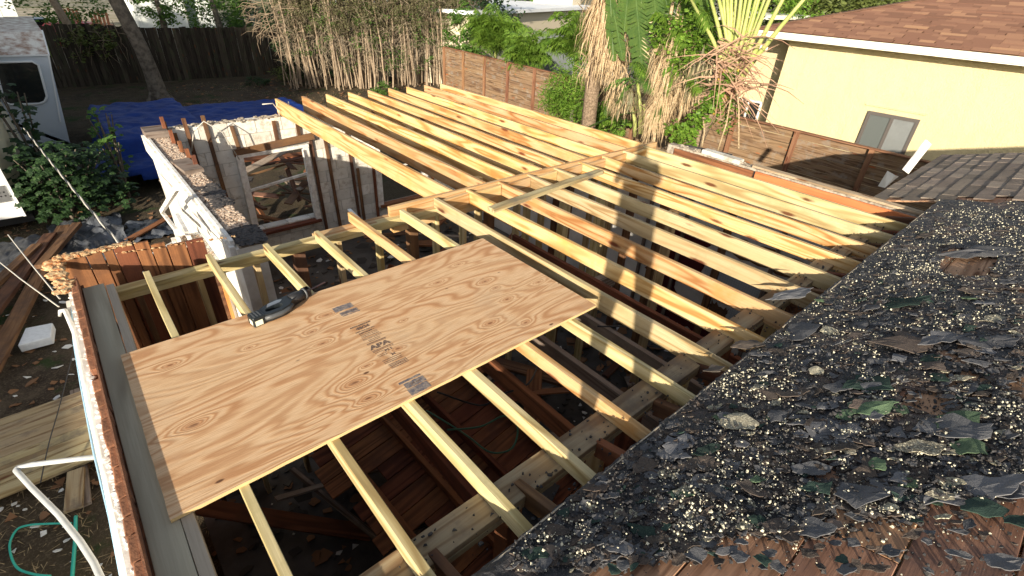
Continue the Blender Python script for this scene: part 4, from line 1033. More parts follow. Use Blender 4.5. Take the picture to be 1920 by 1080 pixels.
while s < 7.2:
    y = -5.2+rng.uniform(0, .3)
    lim = 4.48-s*math.cos(RAD(17))
    while y < lim:
        L = rng.choice((.16, .3, .34, .5)); y2 = min(y+L, lim); c = Vector((ex-.03, (y+y2)/2, ez+.185))+sl_*(s+.07)+nrm*rng.uniform(0, .012)
        if cnt < 300 and s < 1.6 and y > -2.6:
            k = round(L, 2) if y2-y == L else round(y2-y, 1)
            if k not in shared:
                q = MB(); q.frame((0, 0, 0), (1, 0, 0), (0, 1, 0), (0, 0, 1), .15, max(k-.006, .02), .012); me = bpy.data.meshes.new('roof_shingle'); me.from_pydata(q.v, [], q.f); me.materials.append(M['ysh']); shared[k] = me
            o = bpy.data.objects.new('roof_shingle', shared[k]); link(o, yh); o.location = c; o.rotation_euler = (0, -RAD(17)-.03, 0); cnt += 1
        elif s < 4.8: big_.frame(c, sl_, (0, 1, 0), nrm, .15, y2-y-.006, .012, m=rng.choices(range(4), (5, 4, 3, 2))[0])
        y = y2
    s += .14; r += 1
bm_ = [plain('shingle_brown_a', (.21, .11, .075), .93, .15), plain('shingle_brown_b', (.25, .135, .09), .93, .15), plain('shingle_brown_c', (.18, .095, .065), .93, .15), plain('shingle_tan', (.31, .175, .11), .93, .15)]
big_.build('roof_shingles', bm_, yh, kind='stuff')
b = MB(); b.bar((ex-.03, 4.5, ez+.2), (rx, 4.5-(rx-ex), rg1[2]+.03), .22, .02); b.build('hip_cap', M['roof_under'], yh)
# rear wing seen past the hip
b = MB(); b.box(2.5, 11, 7.6, 10.5, ez+.15, ez+.3); b.build('rear_wing_roof', M['fascia'], yh)
# white outdoor lamp under the eave corner
b = MB(); b.tube([(ex+.2, 4.1, ez-.05), (ex+.05, 4.05, ez-.22)], .03, 8); b.blob((ex-.02, 4.0, ez-.26), .09, .07, .06, 8, 5, 0); b.blob((ex+.1, 4.18, ez-.26), .08, .06, .06, 8, 5, 0); b.build('flood_lamp', M['whiteplastic'], yh, smooth=True)

# bent flashing and white peeling board near the old roof corner
fl_ = lumber('peeling_board', W(1697, 322, x=7.6), W(1741, 266, x=7.75), .13, .02, M['white_trim'], None, up=(-.3, -.9, .2), seed=2); tag(fl_, 'white peeling board sticking up behind the corner of the grey shingles', 'board')
b = MB(); p = W(1665, 340, x=7.2); b.add([(0, 0, -.08), (.03, .08, -.09), (.05, .06, .10), (.02, -.04, .08), (.08, .0, -.06), (.1, -.06, .06)], [(0, 1, 2, 3), (0, 3, 5, 4)]); o = b.build('bent_flashing', M['steel']); o.location = p; tag(o, 'small bent piece of metal flashing by the fence and roof corner', 'flashing')
b = MB(); P = [W(u, v, x=6.9) for u, v in ((1265, 285), (1283, 272), (1320, 280), (1370, 290), (1362, 305), (1300, 300))]; c0_ = sum(P, Vector())/6
b.prism([((q-c0_).y, (q-c0_).z) for q in P], .06, Matrix(((0, 0, 1, 0), (1, 0, 0, 0), (0, 1, 0, 0), (0, 0, 0, 1)))); o = b.build('felt_piece', M['felt']); o.location = c0_; tag(o, 'curled black felt piece on top of the right wall beside the palms', 'felt')

# ============================================================ LEAFY THINGS
M['leaf_bright'] = leafmat('bright_green_leaves', (.085, .19, .02), (.15, .27, .035), (.26, .36, .06))
M['leaf_mid'] = leafmat('green_leaves', (.055, .13, .025), (.10, .20, .035), (.17, .26, .06))
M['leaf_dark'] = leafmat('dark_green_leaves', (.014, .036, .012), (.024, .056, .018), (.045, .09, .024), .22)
M['leaf_grey'] = leafmat('grey_green_twigs', (.13, .125, .065), (.19, .16, .10), (.11, .15, .04), .2)
M['leaf_olive'] = leafmat('olive_leaves', (.10, .13, .035), (.16, .19, .05), (.07, .10, .03), .3)
M['leaf_palm'] = leafmat('palm_leaflets', (.075, .16, .02), (.13, .22, .03), (.20, .28, .045), .35, .45, 4.)
M['dry'] = leafmat('dry_palm_frond', (.52, .40, .25), (.40, .29, .17), (.62, .50, .33), .25, .8, 5.)
M['dry_red'] = leafmat('reddish_dry_frond', (.42, .25, .17), (.52, .36, .25), (.30, .17, .11), .25, .8, 5.)
M['petiole'] = leafmat('yellow_green_stalk', (.33, .38, .11), (.42, .42, .16), (.24, .33, .07), .1, .5)
M['petiole_o'] = leafmat('orange_yellow_stalk', (.66, .42, .06), (.55, .33, .08), (.62, .52, .12), .1, .5)
M['banana'] = leafmat('broad_green_leaf', (.07, .135, .035), (.12, .19, .045), (.055, .11, .03), .3, .4, 5.)
M['bark'] = plain('grey_brown_bark', (.20, .17, .135), .95, .15, nz=7., amt=.8, c2=(.06, .05, .04), bumpd=.03, bsc=14.)
M['bark_pale'] = plain('pale_aerial_root', (.34, .265, .19), .9, .2, var=.2, nz=9., amt=.7, c2=(.20, .14, .09), bumpd=.01, bsc=30.)
M['twig'] = plain('grey_brown_twig', (.27, .22, .16), .9, .2)
M['bark_palm'] = plain('rough_palm_bark', (.27, .20, .14), .95, .15, nz=24., amt=.9, c2=(.09, .065, .045), bumpd=.03, bsc=40.)

def leaves(mb, c, rad, n, size, rng, ar=2.2, hollow=.0, up=.0):
    """leaf blades scattered through a crown volume"""
    c = Vector(c)
    for _ in range(n):
        while True:
            q = Vector((rng.uniform(-1, 1), rng.uniform(-1, 1), rng.uniform(-1, 1)))
            if hollow < q.length < 1: break
        p = c+Vector((q.x*rad[0], q.y*rad[1], q.z*rad[2]))
        a = rng.uniform(0, 6.283); e = rng.uniform(-.9, .5)+up; d = Vector((math.cos(a)*math.cos(e), math.sin(a)*math.cos(e), math.sin(e)))
        sd_ = d.cross(Vector((rng.uniform(-1, 1), rng.uniform(-1, 1), 1.))).normalized(); L = size*rng.uniform(.6, 1.3); w_ = L/ar
        m_ = p+d*L*.5; nn = sd_.cross(d)
        mb.add([p, m_+sd_*w_*.5-nn*w_*.12, p+d*L, m_-sd_*w_*.5-nn*w_*.12], [(0, 1, 2, 3)])
def clump_crown(name, parent, mat, center, rad, nclump, nleaf, size, rng, ar=2.2, cr=.35, off=(0, 0, 0), shell=.5):
    mb = MB(); o0 = Vector(off)
    for _ in range(nclump):
        while True:
            q = Vector((rng.uniform(-1, 1), rng.uniform(-1, 1), rng.uniform(-1, 1)))
            if shell < q.length < 1: break
        c = Vector(center)+Vector((q.x*rad[0], q.y*rad[1], q.z*rad[2]))-o0
        rr_ = cr*rng.uniform(.5, 1.3); leaves(mb, c, (rr_, rr_, rr_*.7), nleaf, size, rng, ar)
    return mb.build(name, mat, parent, kind='stuff')
def frond(mb, base, tip, droop, nl, ll, rng, w_=.03, fold=.5, stem=None, sr=.012):
    """pinnate palm frond: curved rib with drooping leaflets"""
    base = Vector(base); tip = Vector(tip); D = tip-base; L = D.length; up = Vector((0, 0, 1))
    pts = []
    for i in range(9):
        t = i/8; pts.append(base+D*t+up*(math.sin(t*math.pi)*droop*L*.5)-up*(droop*L*.6*t*t))
    (stem or mb).tube(pts, [sr*(1-.75*i/8) for i in range(9)], 4, cap=False)
    for i in range(nl):
        t = .14+.86*i/nl; k = min(int(t*8), 7); f = t*8-k; p = pts[k].lerp(pts[k+1], f); dr = (pts[k+1]-pts[k]).normalized()
        sd_ = dr.cross(up).normalized(); l = ll*math.sin(min(1, t*1.15+.12)*math.pi)**.5*rng.uniform(.85, 1.1)
        for s_ in (-1, 1):
            d = (sd_*s_*(1-.25*fold)+dr*.75+up*rng.uniform(-.15, .35)-up*fold*.4).normalized()
            q = p+d*l*.55+up*.0; e = p+d*l-up*l*(.25+.35*fold); n_ = dr*w_*.5
            mb.add([p, q+n_, e, q-n_], [(0, 1, 2, 3)])
def broad_leaf(mb, base, tip, width, rng, droop=.15, split=.3, n=16, stem=None, side=None):
    base = Vector(base); tip = Vector(tip); D = tip-base; L = D.length; up = Vector((0, 0, 1)); pts = []
    for i in range(n+1):
        t = i/n; pts.append(base+D*t+up*(droop*L*(math.sin(t*math.pi*.5)-t)*1.6)-up*droop*L*.35*t*t)
    (stem or mb).tube(pts, [.018*(1-.7*i/n) for i in range(n+1)], 4, cap=False)
    S = Vector(side).normalized() if side else D.cross(up).normalized()
    for s_ in (-1, 1):
        for i in range(n):
            t0, t1 = i/n, (i+1)/n; w0, w1 = [width*.5*(math.sin(math.pi*min(1, t*.9+.08))**.55) for t in (t0, t1)]
            g = .25/n*L if rng.random() < split else 0; dr = (pts[i+1]-pts[i]).normalized(); dp = rng.uniform(.05, .3)
            a = pts[i]; b_ = pts[i+1]; nn = dr.cross(S*s_)
            c = b_+S*s_*w1+dr*w1*.25-up*w1*dp-dr*g; d = a+S*s_*w0+dr*w0*.25-up*w0*dp
            mb.add([a, b_, c, d], [(0, 1, 2, 3)])
def hang(mb, c, rad, n, L, rng, w_=.02, lean=(0, 0)):
    """skirt of dry hanging strips, tangled"""
    c = Vector(c)
    for _ in range(n):
        a = rng.uniform(0, 6.283); r0 = rad*rng.random()**.5; p = c+Vector((math.cos(a)*r0, math.sin(a)*r0, rng.uniform(-.45, .4)*L)); l = L*rng.uniform(.2, .75)
        sp = .9*rng.random()**1.5; d = Vector((math.cos(a)*sp+lean[0], math.sin(a)*sp+lean[1], -1 if rng.random() < .88 else .3)).normalized(); s_ = Vector((math.cos(a+1.57), math.sin(a+1.57), rng.uniform(-.4, .4)))*w_*rng.uniform(.3, 1.4)
        m_ = p+d*l*.5+Vector((math.cos(a), math.sin(a), .3))*l*rng.uniform(-.1, .25); e = p+d*l-Vector((0, 0, l*.2))
        mb.add([p-s_*.5, p+s_*.5, m_+s_*.5, m_-s_*.5], [(0, 1, 2, 3)]); mb.add([m_-s_*.5, m_+s_*.5, e], [(0, 1, 2)])

# ---- fig thicket: five trees of pale hanging roots at the back
rng = random.Random(77)
fig_sp = [(9.3, 21.6, 1.1, 'leftmost'), (10.7, 20.6, 1.3, 'second'), (12.3, 20.2, 1.4, 'middle'), (14.0, 19.8, 1.3, 'fourth'), (15.6, 19.4, 1.2, 'rightmost')]
fig_lab = ['leftmost trimmed fig tree, thin roots and bare twigs arching over the dark fence', 'trimmed fig tree with slanting pale roots, second from the dark fence', 'middle trimmed fig tree in the thicket, with the densest pale roots', 'trimmed fig tree with bright twisted root, second from the brown fence', 'rightmost trimmed fig tree of the thicket, touching the brown board fence']
for (x, y, r_, _), lab in zip(fig_sp, fig_lab):
    t = thing('fig_tree', lab, 'tree', (x, y, G), group='trimmed fig trees at the back of the yard')
    b = MB(); b.tube([(0, .3, -.05), (.05, .3, 1.5), (.1, .25, 3.2), (0, .2, 5.)], [.22, .17, .14, .1], 8); b.build('trunk', M['bark'], t, smooth=True)
    for i in range(40):
        a = rng.uniform(-r_, r_)*.98; yy = rng.uniform(-.75, .55); ln = rng.uniform(-.75, .5); rr_ = rng.uniform(.010, .038)*(2.1 if rng.random() < .12 else 1)
        P = []; x0_ = a; 
        for k in range(6):
            z = 4.6*k/5; P.append((x0_+ln*z*.22+rng.uniform(-.04, .04), yy+rng.uniform(-.05, .05)+.08*k/5, z-.04))
        b = MB(); b.tube(P, [rr_*(1.25-.1*k) for k in range(6)], 5, cap=False); b.build('root', M['bark_pale'], t, smooth=True)
    b = MB()
    for i in range(1500):
        p = Vector((rng.uniform(-r_, r_)*1.15, rng.uniform(-1.1, .6), rng.uniform(.8, 5.2))); 
        if p.z < 1.6 and rng.random() < .5: continue
        d = Vector((rng.uniform(-1, 1), rng.uniform(-.8, .4), rng.uniform(-1.3, .4))).normalized()*rng.uniform(.2, .7)
        b.tube([p, p+d*.5+Vector((rng.uniform(-.1, .1), 0, .06)), p+d], [.009, .006, .002], 3, cap=False)
    b.build('twigs', M['twig'], t, kind='stuff')
    clump_crown('foliage', t, M['leaf_grey'], (0, -.3, 3.7), (r_*1.2, 1.1, 1.7), 330, 55, .085, rng, 2.2, .33, shell=.1)
    clump_crown('dark_backing_foliage', t, M['leaf_dark'], (0, .9, 2.4), (r_*1.2, .35, 2.5), 60, 60, .16, rng, 1.9, .4, shell=.0)  # dark leaves added behind the roots to darken the gaps between them
    clump_crown('young_leaves', t, M['leaf_mid'], (0, -.7, 2.6), (r_*1.1, .6, 2.), 55, 34, .085, rng, 1.9, .28, shell=.2)
# bare arching twigs at the left of the thicket
b = MB(); P0 = W(520, 45, y=21)
for i in range(110):
    p = P0+Vector((rng.uniform(-.9, 1.), rng.uniform(-.4, .4), rng.uniform(-.5, .8))); d = Vector((rng.uniform(-1, .1), rng.uniform(-.4, .2), rng.uniform(-1, .1))).normalized()*rng.uniform(.3, .9)
    b.tube([p-P0, p+d*.5+Vector((-.1, 0, .08))-P0, p+d-P0], [.016, .011, .004], 3, cap=False)
o = b.build('bare_twigs', M['bark_pale']); o.location = P0; tag(o, 'bare curling twigs hanging over the dark fence', 'twigs', kind='stuff')
# weeds at the fence foot
def weed(P, r_, n, mat, lab, cat='plant', size=.12, h=.35, ar=3.):
    t = thing('weed_clump', lab, cat, (P[0], P[1], G), group=None); clump_crown('foliage', t, M[mat], (0, 0, h), (r_, r_, h), n, 30, size, rng, ar, .16, shell=.0); return t
p = W(545, 150, z=G); weed(p, .8, 50, 'leaf_olive', 'pale weeds at the foot of the dark fence beside the fig thicket')
p = W(480, 160, z=G); weed(p, .6, 14, 'leaf_dark', 'low dark weeds before the dark fence', h=.2)
p = W(720, 178, z=G); weed(p, .5, 16, 'leaf_mid', 'small green weeds among the fig roots', h=.25)

# ---- leaning tree trunk in the yard
tt = thing('leaning_tree', 'thick leaning grey tree trunk standing before the dark fence', 'tree', (3.13, 20.8, G))
b = MB(); pts = [(0, 0, -.1), (0, 0, .35), (-.02, 0, 1.0), (-.1, -.02, 1.8), (-.25, -.05, 2.6), (-.45, -.1, 3.6), (-.9, -.2, 5.2)]; b.tube(pts, [.42, .30, .25, .235, .23, .22, .18], 12)
for a in range(6):
    th = a*1.05+.3; b.tube([(math.cos(th)*.15, math.sin(th)*.15, .5), (math.cos(th)*.33, math.sin(th)*.33, .12), (math.cos(th)*.6, math.sin(th)*.6, -.1)], [.10, .09, .05], 6)
b.build('trunk', M['bark'], tt, smooth=True)
for a, c in (((-.45, -.1, 3.6), (1.2, -.5, 5.2)), ((-.5, -.1, 3.9), (-2.2, .2, 5.6))):
    b = MB(); A_, C_ = Vector(a), Vector(c); b.tube([A_, A_.lerp(C_, .5)+Vector((0, 0, .2)), C_], [.12, .09, .05], 7); b.build('limb', M['bark'], tt, smooth=True)
clump_crown('crown', tt, M['leaf_mid'], (-.6, .2, 6.6), (3.2, 2.6, 1.5), 120, 60, .15, rng, 2., .6)
t2 = thing('thin_tree', 'thin pale trunk behind the camper at the top left', 'tree', (1.8, 29.5, G))
b = MB(); b.tube([(0, 0, 0), (-.15, 0, 1.5), (-.5, 0, 3.2), (-1., 0, 5.)], [.2, .17, .14, .1], 9); b.build('trunk', M['bark_pale'], t2, smooth=True)
clump_crown('crown', t2, M['leaf_mid'], (-1., 0, 6), (2., 2., 1.2), 40, 40, .14, rng, 2., .5)
# vine-grown debris on the fence left of the trunk
t3 = thing('fence_vine', 'dry vines and yellow green leaves hanging over the dark fence beside the camper', 'vine', (1.9, 24.6, G))
clump_crown('foliage', t3, M['leaf_olive'], (0, 0, 1.7), (1.0, .3, .7), 26, 26, .13, rng, 1.8, .25, shell=0)
b = MB()
for i in range(40):
    p = Vector((rng.uniform(-1, 1.1), rng.uniform(-.3, .1), rng.uniform(1.2, 2.7))); d = Vector((rng.uniform(-.3, .8), 0, rng.uniform(-1, .1)))*rng.uniform(.3, 1.)
    b.tube([p, p+d*.5, p+d], [.012, .01, .004], 3, cap=False)
b.build('stems', M['bark_pale'], t3, kind='stuff')

# ---- palms and big leaves right of centre
def px(u, v, x): return W(u, v, x=x)
def thing_at(name, lab, cat, u, v, x, group=None):
    p = W(u, v, x=x); return thing(name, lab, cat, (x, p.y, G), group=group), Vector((x, p.y, G))
# traveller's palm
tp, o0 = thing_at('travellers_palm', 'fan palm with yellow green stalks spreading upward and a dry reddish skirt', 'palm', 1325, 280, 9.6)
L_ = lambda u, v, x: W(u, v, x=x)-o0
b = MB(); b.tube([(0, 0, 0), L_(1300, 275, 9.6), L_(1318, 235, 9.6), L_(1335, 205, 9.6)], [.17, .16, .15, .13], 9); b.build('trunk', M['bark_palm'], tp, smooth=True)
fan = [(1296, 0, 1372, 150, 0), (1335, -60, 1376, 140, 1), (1372, -90, 1368, 150, 0), (1400, -90, 1372, 140, 1), (1425, -90, 1376, 150, 0), (1445, -80, 1382, 140, 1), (1470, -70, 1390, 130, 0), (1500, -60, 1398, 130, 1), (1540, -40, 1404, 125, 0), (1350, -90, 1366, 140, 1), (1385, -90, 1372, 140, 0), (1322, -40, 1368, 140, 1), (1408, -60, 1374, 150, 0), (1436, -70, 1380, 145, 1), (1360, -60, 1370, 150, 0), (1455, -60, 1386, 135, 1)]
lf = MB()
for i, (u1, v1, u0, v0, k) in enumerate(fan):
    b = MB(); xx = 9.6+rng.uniform(-.15, .15); a = L_(u0, v0, 9.6); c = L_(u1, v1, xx)
    b.tube([L_(1342+(u0-1372)*.3, 215, 9.6), a, a.lerp(c, .5)+Vector((0, 0, .03)), c], [.05, .05, .036, .026], 6); b.build('stalk', M['petiole'], tp, smooth=True)
    d = (c-a).normalized(); broad_leaf(lf, c, c+d*1.9+Vector((0, rng.uniform(-.2, .2), .2)), .5, rng, .25, .5, 12)
lf.build('leaf_blades', M['banana'], tp, kind='stuff')
for i in range(9):
    b = MB(); u1 = 1342+i*6.5; b.tube([L_(1328+i*2.5, 222-i*2, 9.55), L_(1338+i*4, 180-i*2, 9.55), L_(u1+6, 120-i*2, 9.6)], [.035, .04, .022], 6); b.build('leaf_base', M['petiole_o'] if i % 3 else M['dry_red'], tp, smooth=True)
b = MB()
for i in range(150):
    u = rng.uniform(1338, 1405); v = rng.uniform(70, 185); p = L_(u, v, 9.45+rng.uniform(-.25, .1)); sg = rng.choice((-1, -1, 1))
    d = Vector((rng.uniform(-.5, .3), sg*rng.uniform(.1, 1.), rng.uniform(-.5, .6))).normalized(); l = rng.uniform(.25, 1.0); c_ = Vector((0, 0, rng.uniform(-.5, -.1)))*l; q = [p+d*l*t+c_*t*t for t in (0, .35, .7, 1)]
    if rng.random() < .35: b.tube(q, [.014, .012, .008, .003], 3, cap=False)
    else:
        s_ = Vector((0, rng.uniform(-.012, .012), .014))
        for k in range(3): w1, w2 = 1-.3*k, .7-.3*k; b.add([q[k]-s_*w1, q[k]+s_*w1, q[k+1]+s_*w2, q[k+1]-s_*w2], [(0, 1, 2, 3)])
b.build('dry_skirt', M['dry_red'], tp, kind='stuff')
b = MB()
for i in range(120):
    p = L_(rng.uniform(1335, 1400), rng.uniform(150, 215), 9.5); d = Vector((0, rng.uniform(-.5, .9), rng.uniform(-1, .2))).normalized()*rng.uniform(.15, .45); s_ = Vector((.01, .012, .012))
    b.add([p-s_, p+s_, p+d], [(0, 1, 2)])
b.build('bark_fibres', M['dry_red'], tp, kind='stuff')
# thin pale bare stalks hanging down in front of the fence
for i, (a, c) in enumerate((((1378, 130), (1385, 278)), ((1372, 175), (1345, 285)), ((1318, 220), (1316, 275)))):
    b = MB(); P = [W(*a, x=9.3), W((a[0]+c[0])/2+4, (a[1]+c[1])/2, x=9.25), W(*c, x=9.2)]; b.tube([p-P[2] for p in P], [.012, .014, .018], 6)
    o = b.build('bare_stalk', M['dry'], smooth=True); o.location = P[2]; tag(o, ['longest pale bare stalk hanging in front of the brown fence', 'second pale bare stalk, bending in front of the brown fence', 'short pale bare stalk beside the palm trunk'][i], 'stalk', 'bare stalks by the fan palm')
# dead column palm at left
dp, o0 = thing_at('dead_palm', 'dead palm column wrapped in hanging beige fronds', 'palm', 1108, 215, 10.6)
b = MB(); b.tube([(0, 0, 0), L_(1108, 190, 10.6), L_(1118, 100, 10.6), L_(1125, 0, 10.6), L_(1120, -80, 10.6)], [.2, .19, .18, .17, .15], 9); b.build('trunk', M['bark_palm'], dp, smooth=True)
b = MB()
for (u, v, n, L) in ((1130, 0, 240, 1.1), (1120, 40, 160, .9), (1145, 70, 240, 1.0), (1155, 110, 220, .8), (1110, 120, 100, .6), (1140, 30, 160, 1.1)):
    hang(b, L_(u, v, 10.4), .30, n, L, rng, .03)
b.build('hanging_fronds', M['dry'], dp, kind='stuff')
# bird-of-paradise clump, centre
bp_, o0 = thing_at('banana_clump', 'clump of broad torn green leaves above beige dry fronds', 'plant', 1210, 262, 10.2)
b = MB(); L1 = MB()
for (u0, v0, u1, v1, wd_) in ((1150, 115, 1143, -30, .35), (1205, 70, 1200, -60, .55), (1170, 60, 1182, -60, .5)):
    broad_leaf(L1, L_(u0, v0, 10.1), L_(u1, v1, 10.0), wd_, rng, .05, .15, 22, side=(0, 1, 0))
broad_leaf(L1, L_(1142, -20, 10.1), L_(1168, 112, 9.9), .42, rng, .02, .1, 24, side=(.1, 1, 0))
broad_leaf(L1, L_(1190, -30, 10.1), L_(1206, 152, 9.8), .62, rng, .02, .9, 34, side=(.1, 1, 0))
broad_leaf(L1, L_(1225, -30, 10.1), L_(1232, 60, 9.9), .5, rng, .02, .6, 24, side=(.1, 1, 0))
broad_leaf(L1, L_(1217, 240, 9.8), L_(1244, 188, 9.7), .28, rng, .0, .0, 14, side=(.1, 1, .1))
broad_leaf(L1, L_(1100, 240, 9.8), L_(1195, 205, 9.7), .20, rng, .1, .2, 14)
broad_leaf(L1, L_(1290, 40, 10.2), L_(1345, -50, 10), .6, rng, .1, .4, 16, side=(0, 1, 0))
for (u0, v0, u1, v1, wd_) in ((1265, 70, 1240, -30, .45), (1290, 120, 1285, -10, .5), (1330, 110, 1312, 10, .4), (1240, 130, 1228, 40, .4), (1350, 130, 1330, 50, .35), (1160, 165, 1135, 215, .3), (1195, 200, 1225, 240, .28)):
    broad_leaf(L1, L_(u0, v0, 10.3), L_(u1, v1, 10.15), wd_, rng, .08, .5, 22, side=(.2, 1, .1))
L1.build('broad_leaves', M['banana'], bp_, kind='stuff')
for i, (u0, v0, u1, v1) in enumerate(((1200, 250, 1195, 150), (1190, 255, 1185, 200), (1205, 250, 1208, 195), (1230, 250, 1250, 160), (1255, 270, 1300, 130), (1240, 110, 1262, 0), (1252, 110, 1275, 0))):
    b = MB(); b.tube([L_(u0, v0, 10.1), L_((u0+u1)/2+3, (v0+v1)/2, 10.), L_(u1, v1, 10.)], [.05, .045, .03], 7); b.build('stem', M['petiole'] if i < 4 else M['dry'], bp_, smooth=True)
b = MB()
for (u, v, n, L) in ((1265, 80, 160, .7), (1245, 110, 200, .8), (1255, 150, 260, .9), (1240, 190, 260, .8), (1225, 220, 160, .6), (1275, 95, 130, .5), (1160, 160, 160, .6), (1170, 190, 120, .5), (1285, 165, 160, .6), (1305, 175, 110, .5)):
    hang(b, L_(u, v, 9.9), .28, n, L, rng, .026)
b.build('dry_fronds', M['dry'], bp_, kind='stuff')
b = MB(); hang(b, L_(1180, 180, 9.9), .35, 160, .5, rng, .03); hang(b, L_(1310, 130, 10.1), .5, 200, .7, rng, .03); b.build('grey_dry_fronds', M['leaf_grey'], bp_, kind='stuff')
b = MB(); st = MB()
for (u0, v0, u1, v1) in ((1200, 155, 1120, 165), (1200, 150, 1240, 175), (1195, 155, 1150, 195)): frond(b, L_(u0, v0, 9.9), L_(u1, v1, 9.7), .35, 34, .32, rng, .035, .6)
b.build('drooping_fronds', M['leaf_mid'], bp_, kind='stuff')
# vine with round bright leaves
b = MB()
for (u0, v0, u1, v1) in ((1285, 150, 1240, 120), (1285, 150, 1330, 175), (1270, 130, 1235, 175), (1255, 60, 1225, 20), (1255, 60, 1300, 90), (1300, 20, 1345, 60), (1300, 20, 1270, -20), (1180, 120, 1225, 150)): frond(b, L_(u0, v0, 9.9), L_(u1, v1, 9.6), .4, 30, .36, rng, .045, .6)
b.build('green_fronds', M['leaf_palm'], bp_, kind='stuff')
vt, o0 = thing_at('climbing_vine', 'bright green vine climbing between the dry fronds and the fan palm', 'vine', 1290, 280, 9.9)
b = MB(); 
for (u, v, x, r_, n) in ((1250, 60, 9.9, .35, 200), (1290, 50, 10.1, .5, 420), (1320, 70, 10.2, .45, 340), (1285, 95, 9.8, .35, 260), (1240, 85, 9.7, .2, 80), (1275, 110, 9.8, .25, 140), (1350, 165, 9.3, .13, 60), (1340, 185, 9.3, .14, 70), (1325, 200, 9.3, .16, 90), (1305, 225, 9.3, .2, 130), (1285, 255, 9.3, .22, 160), (1370, 140, 9.3, .12, 50), (1375, 200, 9.6, .25, 110), (1360, 225, 9.7, .25, 90), (1270, 245, 9.7, .25, 140)):
    leaves(b, L_(u, v, x), (r_, r_*1.1, r_), n, .10, rng, 1.15)
b.build('foliage', M['leaf_bright'], vt, kind='stuff')
b = MB(); b.tube([L_(1285, 275, 9.4), L_(1305, 225, 9.4), L_(1340, 185, 9.4), L_(1375, 135, 9.4)], [.02, .018, .015, .01], 6); b.build('stem', M['bark'], vt)
# areca / bamboo palms
def areca(u, v, x, crown, lab, mat, nf, ll, stem_h=1.2, rad=1.0):
    t, o0_ = thing_at('areca_palm', lab, 'palm', u, v, x, group='bushy green palms by the brown fence'); p = W(*crown, x=x)-o0_; b = MB(); s_ = MB()
    for i in range(nf):
        a = i*2.4+rng.uniform(-.3, .3); e = rng.uniform(.1, 1.1); l = rad*rng.uniform(.8, 1.3); base = p+Vector((rng.uniform(-.3, .3), rng.uniform(-.35, .35), rng.uniform(-.7, .0)))
        frond(b, base, base+Vector((math.cos(a)*math.cos(e), math.sin(a)*math.cos(e), math.sin(e)))*l, .5, 20, ll, rng, .06, .4)
    b.build('fronds', M[mat], t, kind='stuff')
    for i in range(5):
        q = MB(); q.tube([(rng.uniform(-.2, .2), rng.uniform(-.2, .2), 0), p-Vector((0, 0, .3))], [.04, .03], 6); q.build('stem', M['petiole'], t, smooth=True)
    return t
areca(930, 130, 14.9, (930, 72), 'bushy green palm above the brown fence, left of the others', 'leaf_palm', 120, .5, rad=1.5)
areca(990, 150, 14.6, (985, 95), 'bushy green palm above the brown fence, in front of the grey panels', 'leaf_palm', 70, .45, rad=1.1)
areca(1075, 190, 13.0, (1085, 75), 'tall feathery green palm beside the dead palm column', 'leaf_palm', 80, .42, rad=1.2)
areca(1140, 250, 12.0, (1135, 215), 'low yellow green palm beneath the dead palm column', 'leaf_bright', 26, .3, rad=.6)
bs, o0 = thing_at('green_bush', 'dense bright green bush hiding the end of the brown fence', 'bush', 1070, 235, 11.9)
b = MB()
for (u, v, r_, n) in ((1065, 165, .55, 900), (1045, 190, .45, 600), (1085, 200, .55, 800), (1060, 215, .5, 600), (1095, 150, .4, 400), (1035, 165, .35, 320), (1050, 140, .35, 260), (1030, 190, .4, 420), (1090, 120, .4, 420), (1120, 215, .4, 420), (1140, 235, .35, 300)):
    leaves(b, L_(u, v, 12.1), (r_, r_, r_), n, .15, rng, 4.5)
b.build('foliage', M['leaf_bright'], bs, kind='stuff')
b = MB(); b.tube([(0, 0, 0), (0, 0, 1.3)], .05, 6); b.build('stem', M['bark'], bs)
# ============================================================ LEFT YARD
# blue tarp over a heap
M['tarp'] = plain('blue_tarp', (.008, .040, .23), .6, .2, nz=2.5, amt=.5, c2=(.004, .014, .12), bumpd=.02, bsc=9.)
rng = random.Random(61)
def tarp_h(x, y):
    b = .0
    for (cx, cy, rx_, ry_, h) in ((1.9, 14.6, 1.2, 2.5, .78), (4.6, 15.8, 2.2, 1.6, .42), (1.3, 11.9, 1.1, 1.2, .5), (3.2, 13.2, 1.6, 1.2, .3)):
        d = max(abs(x-cx)/rx_, abs(y-cy)/ry_); b = max(b, h*min(1, max(0, (1.12-d)*5)))
    return b+.03*mnoise.noise(Vector((x*1.6, y*1.6, 2)))+.07*abs(mnoise.noise(Vector((x*3.1+y*1.6, y*2.4-x, 6))))**.7+.02
V = []; Fc = []; nx, ny = 90, 110; X0, X1, Y0, Y1 = .0, 6.9, 10.4, 18.3; ids = {}
